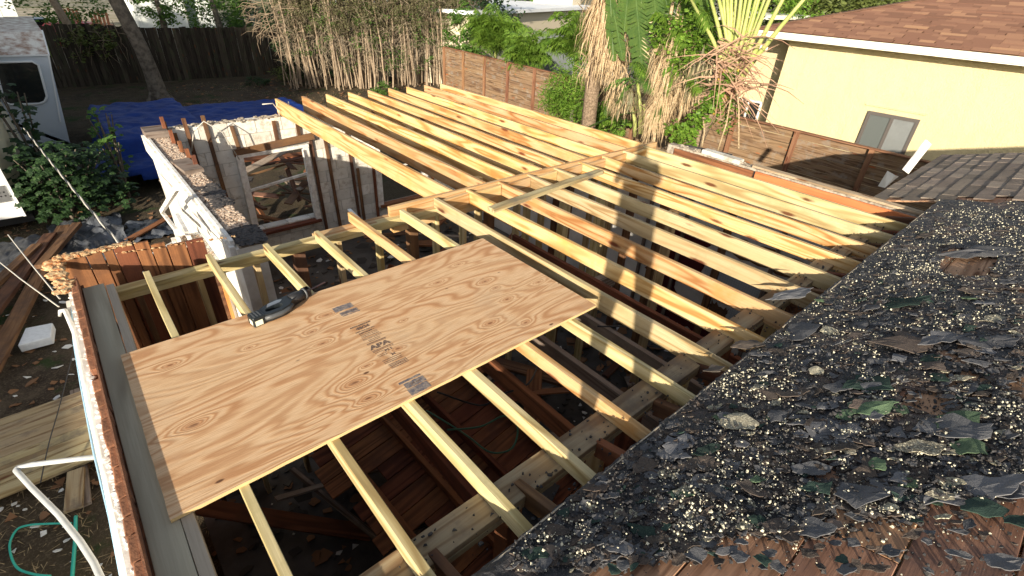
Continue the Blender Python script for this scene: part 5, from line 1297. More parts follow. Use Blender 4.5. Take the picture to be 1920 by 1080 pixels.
for j in range(ny):
    for i in range(nx):
        u0 = (i+.5)/nx; v0 = (j+.5)/ny; x = X0+(X1-X0)*u0; y = Y0+(Y1-Y0)*v0
        left = .3+1.0*max(0, (y-15)/4)+.25*mnoise.noise(Vector((y*.9, 0, 0))); right = 2.6 if y < 12.6 else 6.7
        low = 10.7+.3*mnoise.noise(Vector((x*.8, 3, 0)))+(2.3 if x > 3.4 else 0); hi = 17.5+.3*mnoise.noise(Vector((x*.7, 9, 0)))-.0*x
        if x < left or x > right+.2*mnoise.noise(Vector((y, 5, 0))) or y < low or y > hi: continue
        q = []
        for a, c in ((i, j), (i+1, j), (i+1, j+1), (i, j+1)):
            if (a, c) not in ids:
                xx = X0+(X1-X0)*a/nx; yy = Y0+(Y1-Y0)*c/ny; ids[(a, c)] = len(V); V.append((xx-3.3, yy-14.5, gz(xx, yy)-G+tarp_h(xx, yy)))
            q.append(ids[(a, c)])
        Fc.append(tuple(q))
o = MB().add(V, Fc).build('blue_tarp', M['tarp'], smooth=True); o.location = (3.3, 14.5, G); m_ = o.modifiers.new('t', 'SOLIDIFY'); m_.thickness = .01
tag(o, 'crumpled blue tarp spread over a heap behind the block wall', 'tarp')
o = lumber('white_strip', W(232, 302, z=G+.35), W(262, 310, z=G+.32), .10, .02, M['white_trim'], None); tag(o, 'short white strip sticking out of the blue tarp edge', 'strip')

# camper shell standing at the far left
M['camper'] = plain('pale_blue_white_body', (.56, .62, .68), .35, .5, nz=1.2, amt=.2); M['trim_w'] = plain('white_moulding', (.78, .80, .80), .4, .5)
M['camper_top'] = plain('leaf_littered_white_roof', (.74, .72, .66), .6, .3, nz=6., amt=.9, c2=(.30, .17, .11))
cp = thing('camper_van', 'pale camper van with a dark rounded rear window behind the shrubs', 'camper', (-1.2, 14.6, G))
def rear(u, v): p = W(u, v, y=14.6); return (p.x+1.2, 0, p.z-G)
A = rear(133, 275); B_ = rear(91, 103); C_ = rear(72, 52)
b = MB()
prof = [(A[0]+.02, -.0, .35), (A[0], 0, A[2]), (B_[0], -.02, B_[2]), (-1.7, -.02, B_[2]+.04), (-1.7, 0, .35)]
n = len(prof); b.v = [(x, 0, z) for x, y, z in prof]+[(x-.1, 4.2, z) for x, y, z in prof]
b.f = [tuple(range(n)), tuple(range(n, 2*n))[::-1]]+[(i, n+i, n+(i+1) % n, (i+1) % n) for i in range(n)]; b.mi = [0]*len(b.f)
b.build('body', M['camper'], cp)
b = MB(); zt_ = B_[2]+.012; b.add([(B_[0], 0, zt_), (-1.7, 0, zt_), (-1.7, .9, zt_+.42), (C_[0]+.05, .9, zt_+.42), (-1.7, 4.2, zt_+.5), (C_[0], 4.2, zt_+.5)], [(0, 3, 2, 1), (3, 5, 4, 2)]); b.build('raked_roof', M['camper_top'], cp)
b = MB(); b.bar((A[0], -.01, .9), (B_[0], -.02, B_[2]), .03, .05, up=(0, 1, 0)); b.bar((B_[0], -.02, B_[2]), (-1.7, -.02, B_[2]+.03), .03, .03); b.bar((B_[0]+.01, -.0, B_[2]), (C_[0]+.06, .9, zt_+.43), .03, .05); b.build('moulding', M['trim_w'], cp)
wn_ = [rear(u, v) for u, v in ((-40, 118), (60, 115), (72, 122), (88, 180), (84, 190), (74, 194), (20, 196), (8, 190), (-8, 130))]
b = MB(); b.v = [(x, -.02, z) for x, y, z in wn_]; b.f = [tuple(range(len(wn_)))]; b.mi = [0]; b.build('rear_window', M['glass_d'], cp)
b = MB(); P = [Vector((x, -.025, z)) for x, y, z in wn_]; b.tube(P+[P[0]], .028, 6); b.build('window_seal', M['trim_w'], cp, smooth=True)
for x in (-.9, A[0]-.5):
    b = MB(); b.tube([(x-.1, .9, .33), (x+.1, .9, .33)], .33, 16); b.build('wheel', M['black'], cp, smooth=False)
# trailer nearer the camera, cut by the frame
tr = thing('white_trailer', 'white trailer corner at the left edge with a perforated step plate', 'trailer', (-1.7, 9.7, G))
def TR(u, v, y=9.7): p = W(u, v, y=y); return Vector((p.x+1.7, p.y-9.7, p.z-G))
M['trailer'] = plain('white_trailer_skin', (.74, .75, .76), .4, .5, nz=1.5, amt=.25, c2=(.55, .5, .42)); M['trailer_y'] = plain('yellowed_trailer_side', (.62, .58, .42), .5, .4, nz=1.5, amt=.5, c2=(.42, .36, .24))
a0 = TR(60, 432); a1 = TR(-28, 230); zt1 = a1.z
b = MB()
x_r = a0.x; pr = [(x_r, .3), (x_r-.0, 1.2), (x_r-.05, 2.3), (x_r-.08, 2.9)]
b.v = [(x, 0, z) for x, z in pr]+[(-2., 0, 2.9), (-2., 0, .3)]; b.f = [(0, 1, 2, 3, 4, 5)]; b.mi = [0]
b.build('front_panel', M['trailer'], tr)
b = MB(); f0 = Vector((x_r+.30, 1.1, .45)); f1 = Vector((x_r+.16, 1.1, 2.9))
b.v = [(x_r, 0, .3), (x_r-.08, 0, 2.9), tuple(f1), tuple(f0), (x_r+.2, 4.6, .45), (x_r+.05, 4.6, 2.9)]; b.f = [(0, 3, 2, 1), (3, 4, 5, 2)]; b.mi = [0, 0]; b.build('side_panel', M['trailer_y'], tr)
b = MB(); b.v = [(x_r-.08, 0, 2.9), tuple(f1), (x_r+.05, 4.6, 2.9), (-2., 4.6, 2.9), (-2, 0, 2.9)]; b.f = [(0, 1, 2, 3, 4)]; b.mi = [0]; b.build('roof_panel', M['trailer'], tr)
b = MB(); b.bar((x_r+.005, -.01, .3), (x_r-.075, -.01, 2.9), .04, .05, up=(0, 1, 0)); b.build('corner_moulding', M['trim_w'], tr)
b = MB(); b.box(-1.2, x_r-.06, -.02, -.0, .62, .92); b.build('step_plate', M['steel'], tr)
for i in range(9):
    for j in range(2):
        b = MB(); b.box(x_r-.62+i*.062, x_r-.595+i*.062, -.024, -.021, .72+j*.07, .745+j*.07); b.build('plate_hole', M['black'], tr)
b = MB(); b.box(-2., x_r+.1, .2, 1., .1, .3); b.build('chassis', M['black'], tr)
# broad-leaved shrubs between them and the tarp
def shrub(P, h, r_, n, lab, mat='leaf_dark', flower=False, size=.17):
    t = thing('leafy_shrub', lab, 'shrub', (P[0], P[1], G)); b = MB()
    for i in range(7):
        a = i*.9; q = MB(); q.tube([(0, 0, 0), (math.cos(a)*r_*.3, math.sin(a)*r_*.3, h*.55), (math.cos(a)*r_*.6, math.sin(a)*r_*.6, h*.9)], [.03, .02, .01], 5, cap=False); q.build('stem', M['bark'], t, smooth=True)
    for _ in range(n):
        a = rng.uniform(0, 6.283); rr_ = r_*rng.random()**.5; z = h*(.15+.85*rng.random()); rr_ *= (1.15-.5*z/h); c = Vector((math.cos(a)*rr_, math.sin(a)*rr_, z)); s_ = size*rng.uniform(.5, 1.25); N_ = Vector((rng.uniform(-.6, .6), rng.uniform(-.9, .2), 1)).normalized(); X = N_.orthogonal().normalized(); X = Quaternion(N_, rng.uniform(0, 6.28)) @ X; Y = N_.cross(X)
        # lobed leaf: five points
        k = 10; V = [c]+[c+(X*math.cos(6.283*i/k)+Y*math.sin(6.283*i/k))*s_*(.5 if i % 2 else .34)-N_*s_*.08*(i % 2) for i in range(k)]
        b.add(V, [(0, i, i % k+1) for i in range(1, k+1)])
    b.build('foliage', M[mat], t, kind='stuff'); return t
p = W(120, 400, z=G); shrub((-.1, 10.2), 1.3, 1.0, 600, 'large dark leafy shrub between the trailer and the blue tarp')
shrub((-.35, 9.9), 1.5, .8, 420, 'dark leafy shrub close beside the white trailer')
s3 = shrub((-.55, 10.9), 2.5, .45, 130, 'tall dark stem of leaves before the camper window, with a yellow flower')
p = W(17, 119, x=-.62); b = MB()
for i in range(7):
    a = i*.9; b.add([(-.12, -.1, 2.55+.0), (-.12+.12*math.cos(a), -.1-.02, 2.55+.12*math.sin(a)), (-.12+.12*math.cos(a+.8), -.1, 2.55+.12*math.sin(a+.8))], [(0, 1, 2)])
M['yellow_fl'] = plain('yellow_petal', (.85, .50, .01), .6, .3); b.build('flower', M['yellow_fl'], s3)
shrub((.75, 11.6), 1.75, .38, 60, 'mid green plant with a brown stem in front of the camper corner', 'leaf_mid')
p = W(205, 270, y=10.6); shrub((p.x, 10.6), p.z-G+.15, .28, 24, 'light green leaf cluster in front of the blue tarp', 'leaf_mid', size=.2)

# lumber stack lower left
ls = thing('lumber_stack', 'stack of new greenish boards on the ground at lower left', 'lumber stack', (-1.8, 3.0, G))
for i in range(9):
    for k in range(2):
        y = 2.52+i*.135-(.02*k); lumber('board', (-2.2, y-3.0, .09+.045*k+(.012 if i in (2, 5) else 0)), (1.25-.03*(i % 3)+.1*k, y-3.0+.02, .09+.045*k), .128, .04, M['treated_dirty'], ls, seed=i % 5)
lumber('sticker', (.95, -1.05, .03), (1.02, .9, .03), .09, .038, M['grey_old'], ls, seed=3)
sk = lumber('short_board', W(143, 882, z=G+.10), W(138, 955, z=G+.06), .14, .038, M['treated_dirty'], None, seed=5); tag(sk, 'short board end poking out from under the lumber stack', 'board')
# old beams lying toward the trailer
for i, (a, c, w_) in enumerate((((-20, 700), (120, 425), .19), ((-40, 620), (95, 440), .19), ((-60, 580), (70, 460), .14), ((75, 500), (145, 420), .14))):
    o = lumber('old_beam', W(*a, z=G+.16+.05*i), W(*c, z=G+.16+.04*i), w_, .07, M['old'], None, seed=i)
    tag(o, ['longest old brown beam lying on the dirt toward the trailer', 'second old brown beam, beside the longest one', 'third old brown beam, half under the trailer', 'short split beam end lying over the plastic sheet'][i], 'beam', 'old beams by the trailer')
b = MB(); b.prism([(-.14, -.2), (.2, -.22), (.24, .16), (-.05, .22)], .12); o = b.build('foam_block', M['foam'], bevel=.01); o.location = W(65, 640, z=G+.02); tag(o, 'white foam block lying on the dirt by the old beams', 'foam block')
# black plastic sheet with folds
M['plastic'] = plain('grey_black_plastic', (.10, .11, .13), .33, .6, nz=2.2, amt=.9, c2=(.02, .02, .022), bumpd=.03, bsc=7.)
def sheet(name, pts_px, lab, mat, hz, z0=0, cat='sheet', seed=1):
    P = [W(u, v, z=G+z0) for u, v in pts_px]; c = sum(P, Vector())/len(P); V = []; Fc = []; n = 44
    for j in range(n+1):
        for i in range(n+1):
            a, d = i/n, j/n; q = P[0].lerp(P[1], a).lerp(P[3].lerp(P[2], a), d); q = Vector(q); q += Vector((mnoise.noise(Vector((a*6, d*6, seed))), mnoise.noise(Vector((a*6, d*6, seed+9))), 0))*.10
            h = hz*(abs(mnoise.noise(Vector((q.x*2.6+q.y, q.y*2.1, seed))))+.6*abs(mnoise.noise(Vector((q.x*7, q.y*6, seed)))))
            V.append(tuple(Vector((q.x, q.y, gz(q.x, q.y)+z0+.02+h))-c))
    for j in range(n):
        for i in range(n): k = j*(n+1)+i; Fc.append((k, k+1, k+n+2, k+n+1))
    o = MB().add(V, Fc).build(name, mat, smooth=True); o.location = c; return tag(o, lab, cat)
sheet('plastic_sheet', [(120, 520), (255, 485), (225, 405), (90, 425)], 'crumpled dark grey plastic sheet on the dirt beside the old beams', M['plastic'], .16)
sheet('plastic_sheet', [(-60, 560), (60, 520), (100, 440), (-40, 470)], 'bluish plastic sheet lying under the trailer end', M['plastic'], .14, seed=5)
sheet('plastic_sheet', [(230, 470), (330, 440), (330, 410), (240, 420)], 'dark plastic scrap between the shrub and the white wall', M['plastic'], .12, seed=8)
b_ = random.Random(71)
gzf = lambda x, y: gz(x, y)
chips('yard_chips', 130, (-3.2, -.3), (1.5, 8.5), gzf, (.02, .065), M['chip_w'], b_, 'white plaster chips scattered on the dirt at lower left')
chips('yard_chips', 70, (-1.8, -.3), (-1., 2.4), gzf, (.012, .045), M['chip_w'], b_, 'small white chips on the dirt below the pipe')
chips('yard_litter', 600, (-3.2, 1.0), (-1., 11.), gzf, (.02, .09), M['chip_b'], b_, 'brown leaf and wood litter over the dirt')
chips('yard_litter', 800, (3., 16.), (12., 24.), gzf, (.03, .10), M['chip_b'], b_, 'brown leaf litter over the back yard')
for (a, c, w_, lab) in (((240, 450), (320, 405), .14, 'red brown board on the ground left of the white wall'), ((205, 520), (330, 452), .05, 'thin pale strip on the ground left of the white wall')):
    o = lumber('ground_board', W(*a, z=G+.1), W(*c, z=G+.12), w_, .03, M['red_old' if w_ > .1 else 'white_trim'], None); tag(o, lab, 'board')
# grass blades / straw scattered
def blades(name, n, bx, by, L, mat, lab, rng, up=.35):
    b = MB()
    for _ in range(n):
        x, y = rng.uniform(*bx), rng.uniform(*by)
        if mnoise.noise(Vector((x*.6, y*.6, 8))) < -.1: continue
        a = rng.uniform(0, 6.283); l = rng.uniform(*L); p = Vector((x, y, gz(x, y)+.005)); d = Vector((math.cos(a), math.sin(a), up*rng.random())).normalized()*l; s_ = Vector((-math.sin(a), math.cos(a), 0))*.004
        b.add([p-s_, p+s_, p+d], [(0, 1, 2)])
    o = b.build(name, mat); return tag(o, lab, 'grass', kind='stuff')
M['straw'] = plain('dry_straw', (.34, .26, .15), .9, .2)
blades('dry_grass', 9000, (-3.2, 1.), (-1.2, 12.), (.04, .14), M['straw'], 'dry straw and roots over the dirt at left', b_)
blades('dry_grass', 14000, (3.5, 16.), (12, 24.), (.08, .22), M['straw'], 'dry straw over the ground before the fig thicket', b_)
blades('green_grass', 5000, (-1.5, 12.), (9., 24.), (.06, .18), M['leaf_dark'], 'sparse dark grass in the shaded back yard', b_, 1.2)
# pipe, hose, wires
b = MB(); P = [W(206, 854, x=-.24), W(150, 860, z=-1.02), W(60, 871, z=-1.05), W(34, 877, z=-1.06), W(30, 882, z=-1.06), W(60, 915, z=-1.05), W(110, 965, z=-1.03), W(150, 1015, z=-1.0), W(176, 1055, z=-.98), W(192, 1090, z=-.96)]
o0 = P[0].copy(); o0.z = G
sm_ = []
for i in range(len(P)-1):
    for k in range(4): sm_.append(P[i].lerp(P[i+1], k/4))
sm_.append(P[-1]); b.tube([p-o0 for p in sm_], .017, 10); o = b.build('plastic_pipe', M['pvc'], smooth=True); o.location = o0; tag(o, 'bent grey plastic pipe sticking out from the left wall', 'pipe')
loop('teal_hose', [W(142, 968, z=G+.05), W(141, 1010, z=G+.05), W(137, 1060, z=G+.05), W(133, 1120, z=G+.05)], .016, M['teal'], 'straight piece of teal hose on the dirt at lower left', 'hose')
loop('teal_hose', [W(135, 981, z=G+.04), W(90, 982, z=G+.04), W(52, 985, z=G+.04), W(30, 995, z=G+.03), W(18, 1025, z=G+.02), W(30, 1062, z=G+.02), W(60, 1076, z=G+.02), W(95, 1080, z=G+.02)], .010, M['teal'], 'curving end of teal hose looping on the dirt', 'hose')
loop('black_wire', [W(140, 650, z=G+.5), W(112, 760, z=G+.35), W(92, 830, z=G+.3), W(76, 905, z=G+.25)], .006, M['black'], 'thin black wire crossing the lumber stack')
# twisted service cable from the far left to the parapet
def strand(A_, B_, sag, r, n=60, off=0, tw=16.):
    P = []; D = B_-A_
    for i in range(n+1):
        t = i/n; p = A_+D*t-Vector((0, 0, sag*4*t*(1-t))); a = tw*t*6.283/3+off; P.append(p+Vector((math.cos(a), 0, math.sin(a)))*r)
    return P
A_ = W(45, 240, y=9.); B_ = W(272, 512, y=1.15); 
for k, (m, lab) in enumerate((('black', 'black strand of the twisted service cable reaching the board parapet'), ('cable', 'bare metal strand of the twisted service cable reaching the board parapet'))):
    P = strand(A_, B_, .06, .005, 120, k*3.14, 30); b = MB(); b.tube([p-B_ for p in P], .0075, 6); o = b.build('service_cable', M[m], smooth=True); o.location = B_; tag(o, lab, 'cable', 'strands of the service cable')
for k, (a, c, lab) in enumerate((((-15, 480), (110, 575), 'left of the two thin wires sloping to the left wall'), ((15, 440), (112, 560), 'right of the two thin wires sloping to the left wall'))):
    P0_, P1_ = W(*a, y=4.), W(*c, y=1.2); b = MB(); b.tube([P0_-P1_, (P0_-P1_)*.5-Vector((0, 0, .02)), (0, 0, 0)], .005, 5); o = b.build('thin_wire', M['cable']); o.location = P1_; tag(o, lab, 'wire', 'thin wires at left')

# ============================================================ BEYOND THE BACK FENCE
M['white_build'] = plain('white_siding', (.72, .76, .74), .6, .3, nz=1.5, amt=.3); M['cream'] = plain('cream_stucco', (.66, .58, .44), .9, .2); M['white_roof'] = plain('white_flat_roof', (.80, .82, .84), .7, .3, nz=.8, amt=.4, c2=(.55, .6, .66))
M['grey_panel'] = plain('grey_fence_panel', (.10, .115, .12), .7, .3, nz=3., amt=.3)
fb = thing('flat_roof_house', 'cream house with a flat white roof beyond the palms', 'house', (22, 22, G))
P = [W(885, 3, z=.9), W(1110, 30, z=.9), W(1110, -25, z=.9), W(885, -22, z=.9)]
a, c = P[0], P[1]; d = (c-a).normalized(); nn = Vector((d.y, -d.x, 0)); nn = nn if nn.dot(Vector((CAM.x-a.x, CAM.y-a.y, 0))) > 0 else -nn; fo = Vector((22, 22, G))
def slab(p0, p1, depth, z0, z1, name, mat): 
    b = MB(); q = [p0, p1, p1-nn*depth, p0-nn*depth]; b.v = [tuple(Vector((v.x, v.y, z0))-fo) for v in q]+[tuple(Vector((v.x, v.y, z1))-fo) for v in q]; b.f = [(0, 1, 2, 3), (7, 6, 5, 4), (0, 4, 5, 1), (1, 5, 6, 2), (2, 6, 7, 3), (3, 7, 4, 0)]; b.mi = [0]*6; return b.build(name, mat, fb)
p0, p1 = W(888, 22, z=.55), W(1125, 12, z=.55); d = (p1-p0).normalized(); nn = Vector((d.y, -d.x, 0)); nn = nn if nn.dot(Vector((CAM.x-p0.x, CAM.y-p0.y, 0))) > 0 else -nn
slab(p0, p1, 9, .40, .56, 'roof_slab', M['white_roof']); slab(p0+d*.3-nn*.4, p1-nn*.4, 8, G, .40, 'wall', M['cream'])
slab(p1-d*1.6-nn*1.5, p1-nn*1.5, 3, .56, 1.6, 'upper_wall', M['cream'])
gf = thing('grey_panel_fence', 'dark grey vertical panel fence in front of the cream house', 'fence', tuple(W(990, 85, z=G)))
q0, q1 = W(1000, 55, z=-.5), W(1105, 62, z=-.5); go = W(990, 85, z=G); dd = (q1-q0); L = dd.length; dd.normalize(); i = 0; a = -3.
while a < L+2:
    c = q0+dd*(a+.09)-go; lumber('panel', (c.x, c.y, 0), (c.x, c.y, -.55-G), .175, .03, M['grey_panel'], gf, up=(dd.y, -dd.x, 0), wob=0); a += .18
for (u, v, uw, h, lab, dpt) in ((255, 32, 95, 2.6, 'white shed wall beyond the dark fence, right of the leaning trunk', 8), (372, 20, 30, 2.4, 'narrow white shed beside the fig twigs', 4), (0, 40, 38, 2.2, 'pale blue grey shed at the top left corner', 5)):
    p = W(u, v, y=44); q = W(u+uw, v, y=44); t = thing('white_shed', lab, 'shed', (p.x, 44, G), group=None); w_ = q.x-p.x
    MB().box(0, w_, 0, dpt, 0, 2.4).build('wall', M['white_build'], t); b = MB(); b.add([(-.3, -.4, 2.4), (w_+.3, -.4, 2.4), (w_+.3, dpt/2, 3.1), (-.3, dpt/2, 3.1), (w_+.3, dpt+.4, 2.4), (-.3, dpt+.4, 2.4)], [(0, 1, 2, 3), (3, 2, 4, 5)]); b.build('roof', M['white_roof'], t)
    for k in range(int(w_/.9)): MB().box(.2+k*.9, .22+k*.9, -.02, 0, 0, 2.4).build('batten', M['trim_w'], t)
M['bluecar'] = plain('blue_grey_paint', (.07, .12, .20), .3, .5); M['red_pl'] = plain('red_plastic', (.55, .03, .03), .4, .5); M['terra'] = plain('terracotta_chair_paint', (.52, .20, .09), .6, .4); M['lime'] = plain('lime_plastic', (.40, .62, .08), .5, .4)
# two wooden garden chairs
def chair(loc, rz, lab):
    t = thing('garden_chair', lab, 'chair', loc, rz, group='terracotta garden chairs'); m = M['terra']; q = .0
    lumber('seat', (-.28, .0, .34), (.28, .0, .34), .5, .03, m, t, wob=0)
    for i in range(5): lumber('back_slat', (-.22+i*.11, .24, .30), (-.24+i*.12, .52, 1.0-.04*abs(i-2)), .085, .02, m, t, up=(0, 1, 0), wob=0)
    for s_ in (-1, 1):
        lumber('arm', (s_*.33, -.30, .56), (s_*.33, .38, .56), .11, .02, m, t, wob=0); lumber('leg', (s_*.31, -.24, 0), (s_*.31, -.24, .55), .08, .03, m, t, up=(0, 1, 0), wob=0); lumber('leg', (s_*.29, .45, 0), (s_*.29, .05, .36), .08, .03, m, t, up=(0, 1, 0), wob=0)
    return t
for (u, v, rz_0, lab) in ((148, 42, .3, 'left terracotta garden chair seen over the dark fence'), (188, 47, -.2, 'right terracotta garden chair beside the leaning trunk')):
    p = W(u, v, z=G+.15); p = CAM+(p-CAM)*.72; p.z = G+.55; c = chair(p, rz_0, lab); c.scale = (1.5, 1.5, 1.5)
# terrace they stand on
M['pale_ground'] = plain('sunlit_pale_ground', (.42, .37, .30), .95, .1, nz=.8, amt=.7, c2=(.16, .15, .07))
MB().box(-8, 14, 30, 70, G-.1, G+.05).build('far_terrace', M['pale_ground'], kind='structure')
def simple_car(loc, rz_, lab, mat):
    t = thing('parked_car', lab, 'car', loc, rz_); b = MB(); pr = [(-2.1, .35), (2.1, .35), (2.15, .8), (1.2, .95), (.6, 1.4), (-1.2, 1.42), (-1.9, .95), (-2.15, .85)]
    b.prism(pr, 1.7, Matrix(((1, 0, 0, 0), (0, 0, 1, -.85), (0, 1, 0, 0), (0, 0, 0, 1)))); b.build('body', mat, t, bevel=.08)
    b = MB(); b.prism([(.95, .97), (.55, 1.36), (-1.15, 1.38), (-1.6, .97)], 1.72, Matrix(((1, 0, 0, 0), (0, 0, 1, -.86), (0, 1, 0, 0), (0, 0, 0, 1)))); b.build('side_windows', M['glass_d'], t)
    for x in (-1.35, 1.35):
        for s_ in (-1, 1): b = MB(); b.tube([(x, s_*.7, .33), (x, s_*.88, .33)], .33, 14); b.build('wheel', M['black'], t)
    return t
p = W(60, 25, z=G+.6); simple_car((W(58, 20, y=40).x, 40, G), .2, 'blue grey car beyond the fence at the top left', M['bluecar'])
p = W(110, 32, y=37); simple_car((p.x+.8, 37, G), .5, 'small red and dark car between the thin tree and the chairs', M['red_pl'])
b = MB(); b.blob((0, 0, .35), .5, .4, .35, 10, 6, .2); o = b.build('lime_bin', M['lime'], smooth=True); q = W(62, 30, y=34); o.location = (q.x, 34, G+.0); tag(o, 'lime green tub left of the thin pale trunk', 'tub')

# background greenery masses
def bg_tree(x, y, h, r_, lab, mat, n=70, size=.22, group='trees far behind the houses', th=None, nl=55):
    t = thing('broad_tree', lab, 'tree', (x, y, G), group=group); b = MB(); b.tube([(0, 0, 0), (.1, 0, h*.4), (0, .1, h*.75)], [.22, .17, .1], 8); b.build('trunk', M['bark'], t, smooth=True)
    clump_crown('crown', t, M[mat], (0, 0, h*.62), (r_, r_, h*.42), n, nl, size, rng, 2., r_*.3, shell=.45); return t
back = [(W(905, 60, x=17).x, W(905, 60, x=17).y, 5.2, 1.7, 'leaf_dark', 'dark green tree between the fig thicket and the cream house'), (W(895, 100, x=15.5).x, W(895, 100, x=15.5).y+.8, 3.6, 1.0, 'leaf_mid', 'small bushy tree at the far end of the brown fence'),
        (1.5, 33, 5., 2., 'leaf_mid', 'green tree beyond the fence behind the camper'), (W(300, 10, y=38).x, 39, 4.2, 1.2, 'leaf_mid', 'leafy tree partly in front of the white shed'), (W(400, 15, y=29).x, 29, 4.4, 1.6, 'leaf_mid', 'green tree behind the dark fence between the sheds and the fig thicket'), (W(455, 10, y=33).x, 33, 5., 2.2, 'leaf_dark', 'dark green tree behind the dark fence, nearest the fig thicket'),
        (W(330, 8, y=48).x, 54, 6., 2.8, 'leaf_mid', 'distant green tree above the white shed roof'), (W(870, 30, x=19).x, W(870, 30, x=19).y, 4.6, 1.5, 'leaf_dark', 'dark tree at the left end of the cream house'),
        (18.5, W(1240, 10, x=18.5).y, 4.8, 1.9, 'leaf_mid', 'green tree behind the broad torn leaves'), (17., W(1330, 60, x=17).y, 4.6, 1.6, 'leaf_dark', 'dark green tree behind the fan palm'),
        (26, W(1490, 22, x=26).y+1., 5.2, 2.2, 'leaf_bright', 'bright green tree behind the brown roof hip'), (33, W(1560, 5, x=33).y, 5.2, 2.6, 'leaf_olive', 'olive tree above the brown roof'), (33, W(1460, 5, x=33).y, 5.6, 2.6, 'leaf_olive', 'olive tree beyond the fan palm, left of the roof hip'),
        (38, W(1640, 0, x=38).y, 5.2, 3., 'leaf_olive', 'distant olive tree above the right part of the roof'), (30, W(1060, -5, x=30).y+6, 5., 3., 'leaf_mid', 'green tree behind the flat white roof'), (34, W(960, -10, x=34).y+6, 5., 3., 'leaf_mid', 'second green tree behind the flat white roof'),
        (46, 30, 6, 4, 'leaf_mid', 'far green tree beyond the cream house'), (52, 12, 6, 4, 'leaf_olive', 'far olive tree beyond the yellow house'), (14, 62, 6, 4, 'leaf_mid', 'far green tree behind the fig thicket'), (22, 50, 6, 4, 'leaf_dark', 'far dark tree behind the fig thicket'), (60, -2, 6, 5, 'leaf_mid', 'farthest green tree at the right')]
for (x, y, h, r_, mt, lab) in back: bg_tree(x, y, h, r_, lab, mt, 60 if r_ < 2.5 else 90, .2 if r_ < 2.5 else .34, None)
# neighbouring trees and house to the left, out of the picture, that keep the yard in shade
for i, (x, y, h, r_) in enumerate(((-9.5, 13.2, 7.6, 2.8), (-9.3, 10.2, 6.6, 2.5), (-9.8, 16.6, 8.2, 3.), (-11, 20, 8.6, 3.2), (-8.8, 7.6, 4.5, 1.8), (-11, 24.5, 8.6, 3.2), (-14, 28, 8.6, 3.4), (-12.5, 15, 8.6, 3.), (-12.5, 11.5, 7.6, 3.))):
    bg_tree(x, y, h, r_, 'broad green tree standing left of the yard beside the neighbouring house', 'leaf_dark', 230, .34, 'trees left of the yard', nl=80)
nh = thing('neighbour_house', 'long low cream house standing left of the yard behind the trees', 'house', (-13, 2, G))
MB().box(-4, 3.5, -13, 26, 0, 2.9).build('wall', M['cream'], nh); b = MB(); b.add([(-4.6, -13.6, 2.9), (4.1, -13.6, 2.9), (-.2, -9.5, 4.0), (4.1, 26.6, 2.9), (-4.6, 26.6, 2.9), (-.2, 22.5, 4.0)], [(0, 1, 2), (1, 3, 5, 2), (3, 4, 5), (4, 0, 2, 5)]); b.build('roof', M['roof_under'], nh)

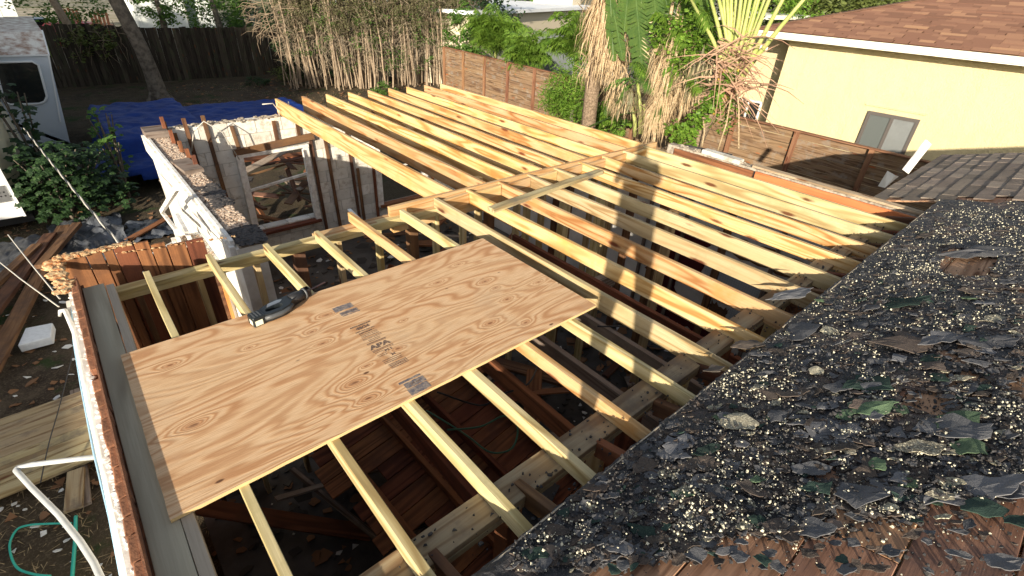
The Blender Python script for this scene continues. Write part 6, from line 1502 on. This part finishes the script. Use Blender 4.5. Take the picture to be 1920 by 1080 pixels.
# ============================================================ THE PHOTOGRAPHER, standing on the roof behind the camera
def skin_body():
    S = Vector((SUN_AZ[0], SUN_AZ[1], 0)); base = Vector((-.06, -3.20, rz_(-3.20)+.01)); f = Vector((.68, .73, 0)).normalized(); sd_ = Vector((f.y, -f.x, 0))
    def P(a, s_, z): return base+f*a+sd_*s_+Vector((0, 0, z))
    J = {'pel': (P(0, 0, .92), .15), 'sp': (P(.0, 0, 1.12), .14), 'ch': (P(.0, 0, 1.34), .16), 'nk': (P(.02, 0, 1.48), .06), 'hd': (P(.04, 0, 1.60), .095), 'ht': (P(.04, 0, 1.70), .075),
         'lh': (P(0, -.10, .86), .10), 'lk': (P(.03, -.13, .48), .065), 'la': (P(0, -.15, .09), .045), 'lt': (P(.16, -.17, .04), .035), 'rh': (P(0, .10, .86), .10), 'rk': (P(.05, .13, .48), .065), 'ra': (P(.02, .15, .09), .045), 'rt': (P(.18, .17, .04), .035),
         'ls': (P(0, -.19, 1.40), .06), 'le': (P(.10, -.24, 1.18), .042), 'lw': (P(.24, -.10, 1.30), .03), 'rs': (P(0, .19, 1.40), .06), 're': (P(.10, .24, 1.18), .042), 'rw': (P(.24, .10, 1.30), .03)}
    E_ = [('pel', 'sp'), ('sp', 'ch'), ('ch', 'nk'), ('nk', 'hd'), ('hd', 'ht'), ('pel', 'lh'), ('lh', 'lk'), ('lk', 'la'), ('la', 'lt'), ('pel', 'rh'), ('rh', 'rk'), ('rk', 'ra'), ('ra', 'rt'), ('ch', 'ls'), ('ls', 'le'), ('le', 'lw'), ('ch', 'rs'), ('rs', 're'), ('re', 'rw')]
    K = list(J); idx_ = {k: i for i, k in enumerate(K)}; V = [J[k][0]-base for k in K]; ED = [(idx_[a], idx_[b]) for a, b in E_]; rad_ = [J[k][1] for k in K]
    for sgn, wr in ((-1, 'lw'), (1, 'rw')):
        for i in range(5):
            b0 = J[wr][0]-base; root = len(V); q = b0+f*.05+sd_*(-sgn)*(.008)+Vector((0, 0, .02*(i-2)+.01)); V.append(q); rad_.append(.010); ED.append((idx_[wr], root))
            V.append(q+f*(.025 if i else .0)+sd_*(-sgn)*.02); rad_.append(.009); ED.append((root, root+1)); V.append(q+f*.01+sd_*(-sgn)*.045); rad_.append(.008); ED.append((root+1, root+2))
    me = bpy.data.meshes.new('person'); me.from_pydata([tuple(v) for v in V], ED, []); me.materials.append(plain('dark_work_clothes', (.05, .06, .08), .9, .2))
    o = bpy.data.objects.new('person', me); link(o); o.location = base; sm = o.modifiers.new('skin', 'SKIN')
    for i, sv in enumerate(me.skin_vertices[0].data): sv.radius = (rad_[i], rad_[i]); sv.use_root = (i == 0)
    su = o.modifiers.new('sub', 'SUBSURF'); su.levels = 1; su.render_levels = 2
    return tag(o, 'person in dark work clothes standing on the roof holding a phone up', 'person')
skin_body()
b = MB(); f = Vector((.68, .73, 0)).normalized(); c = Vector((-.06, -3.20, rz_(-3.2)+1.36))+f*.26
b.frame((0, 0, 0), (f.y, -f.x, 0), f, (0, 0, 1), .15, .009, .075); o = b.build('mobile_phone', M['black'], bevel=.003); o.location = c; tag(o, 'black phone held sideways by the person on the roof', 'phone')
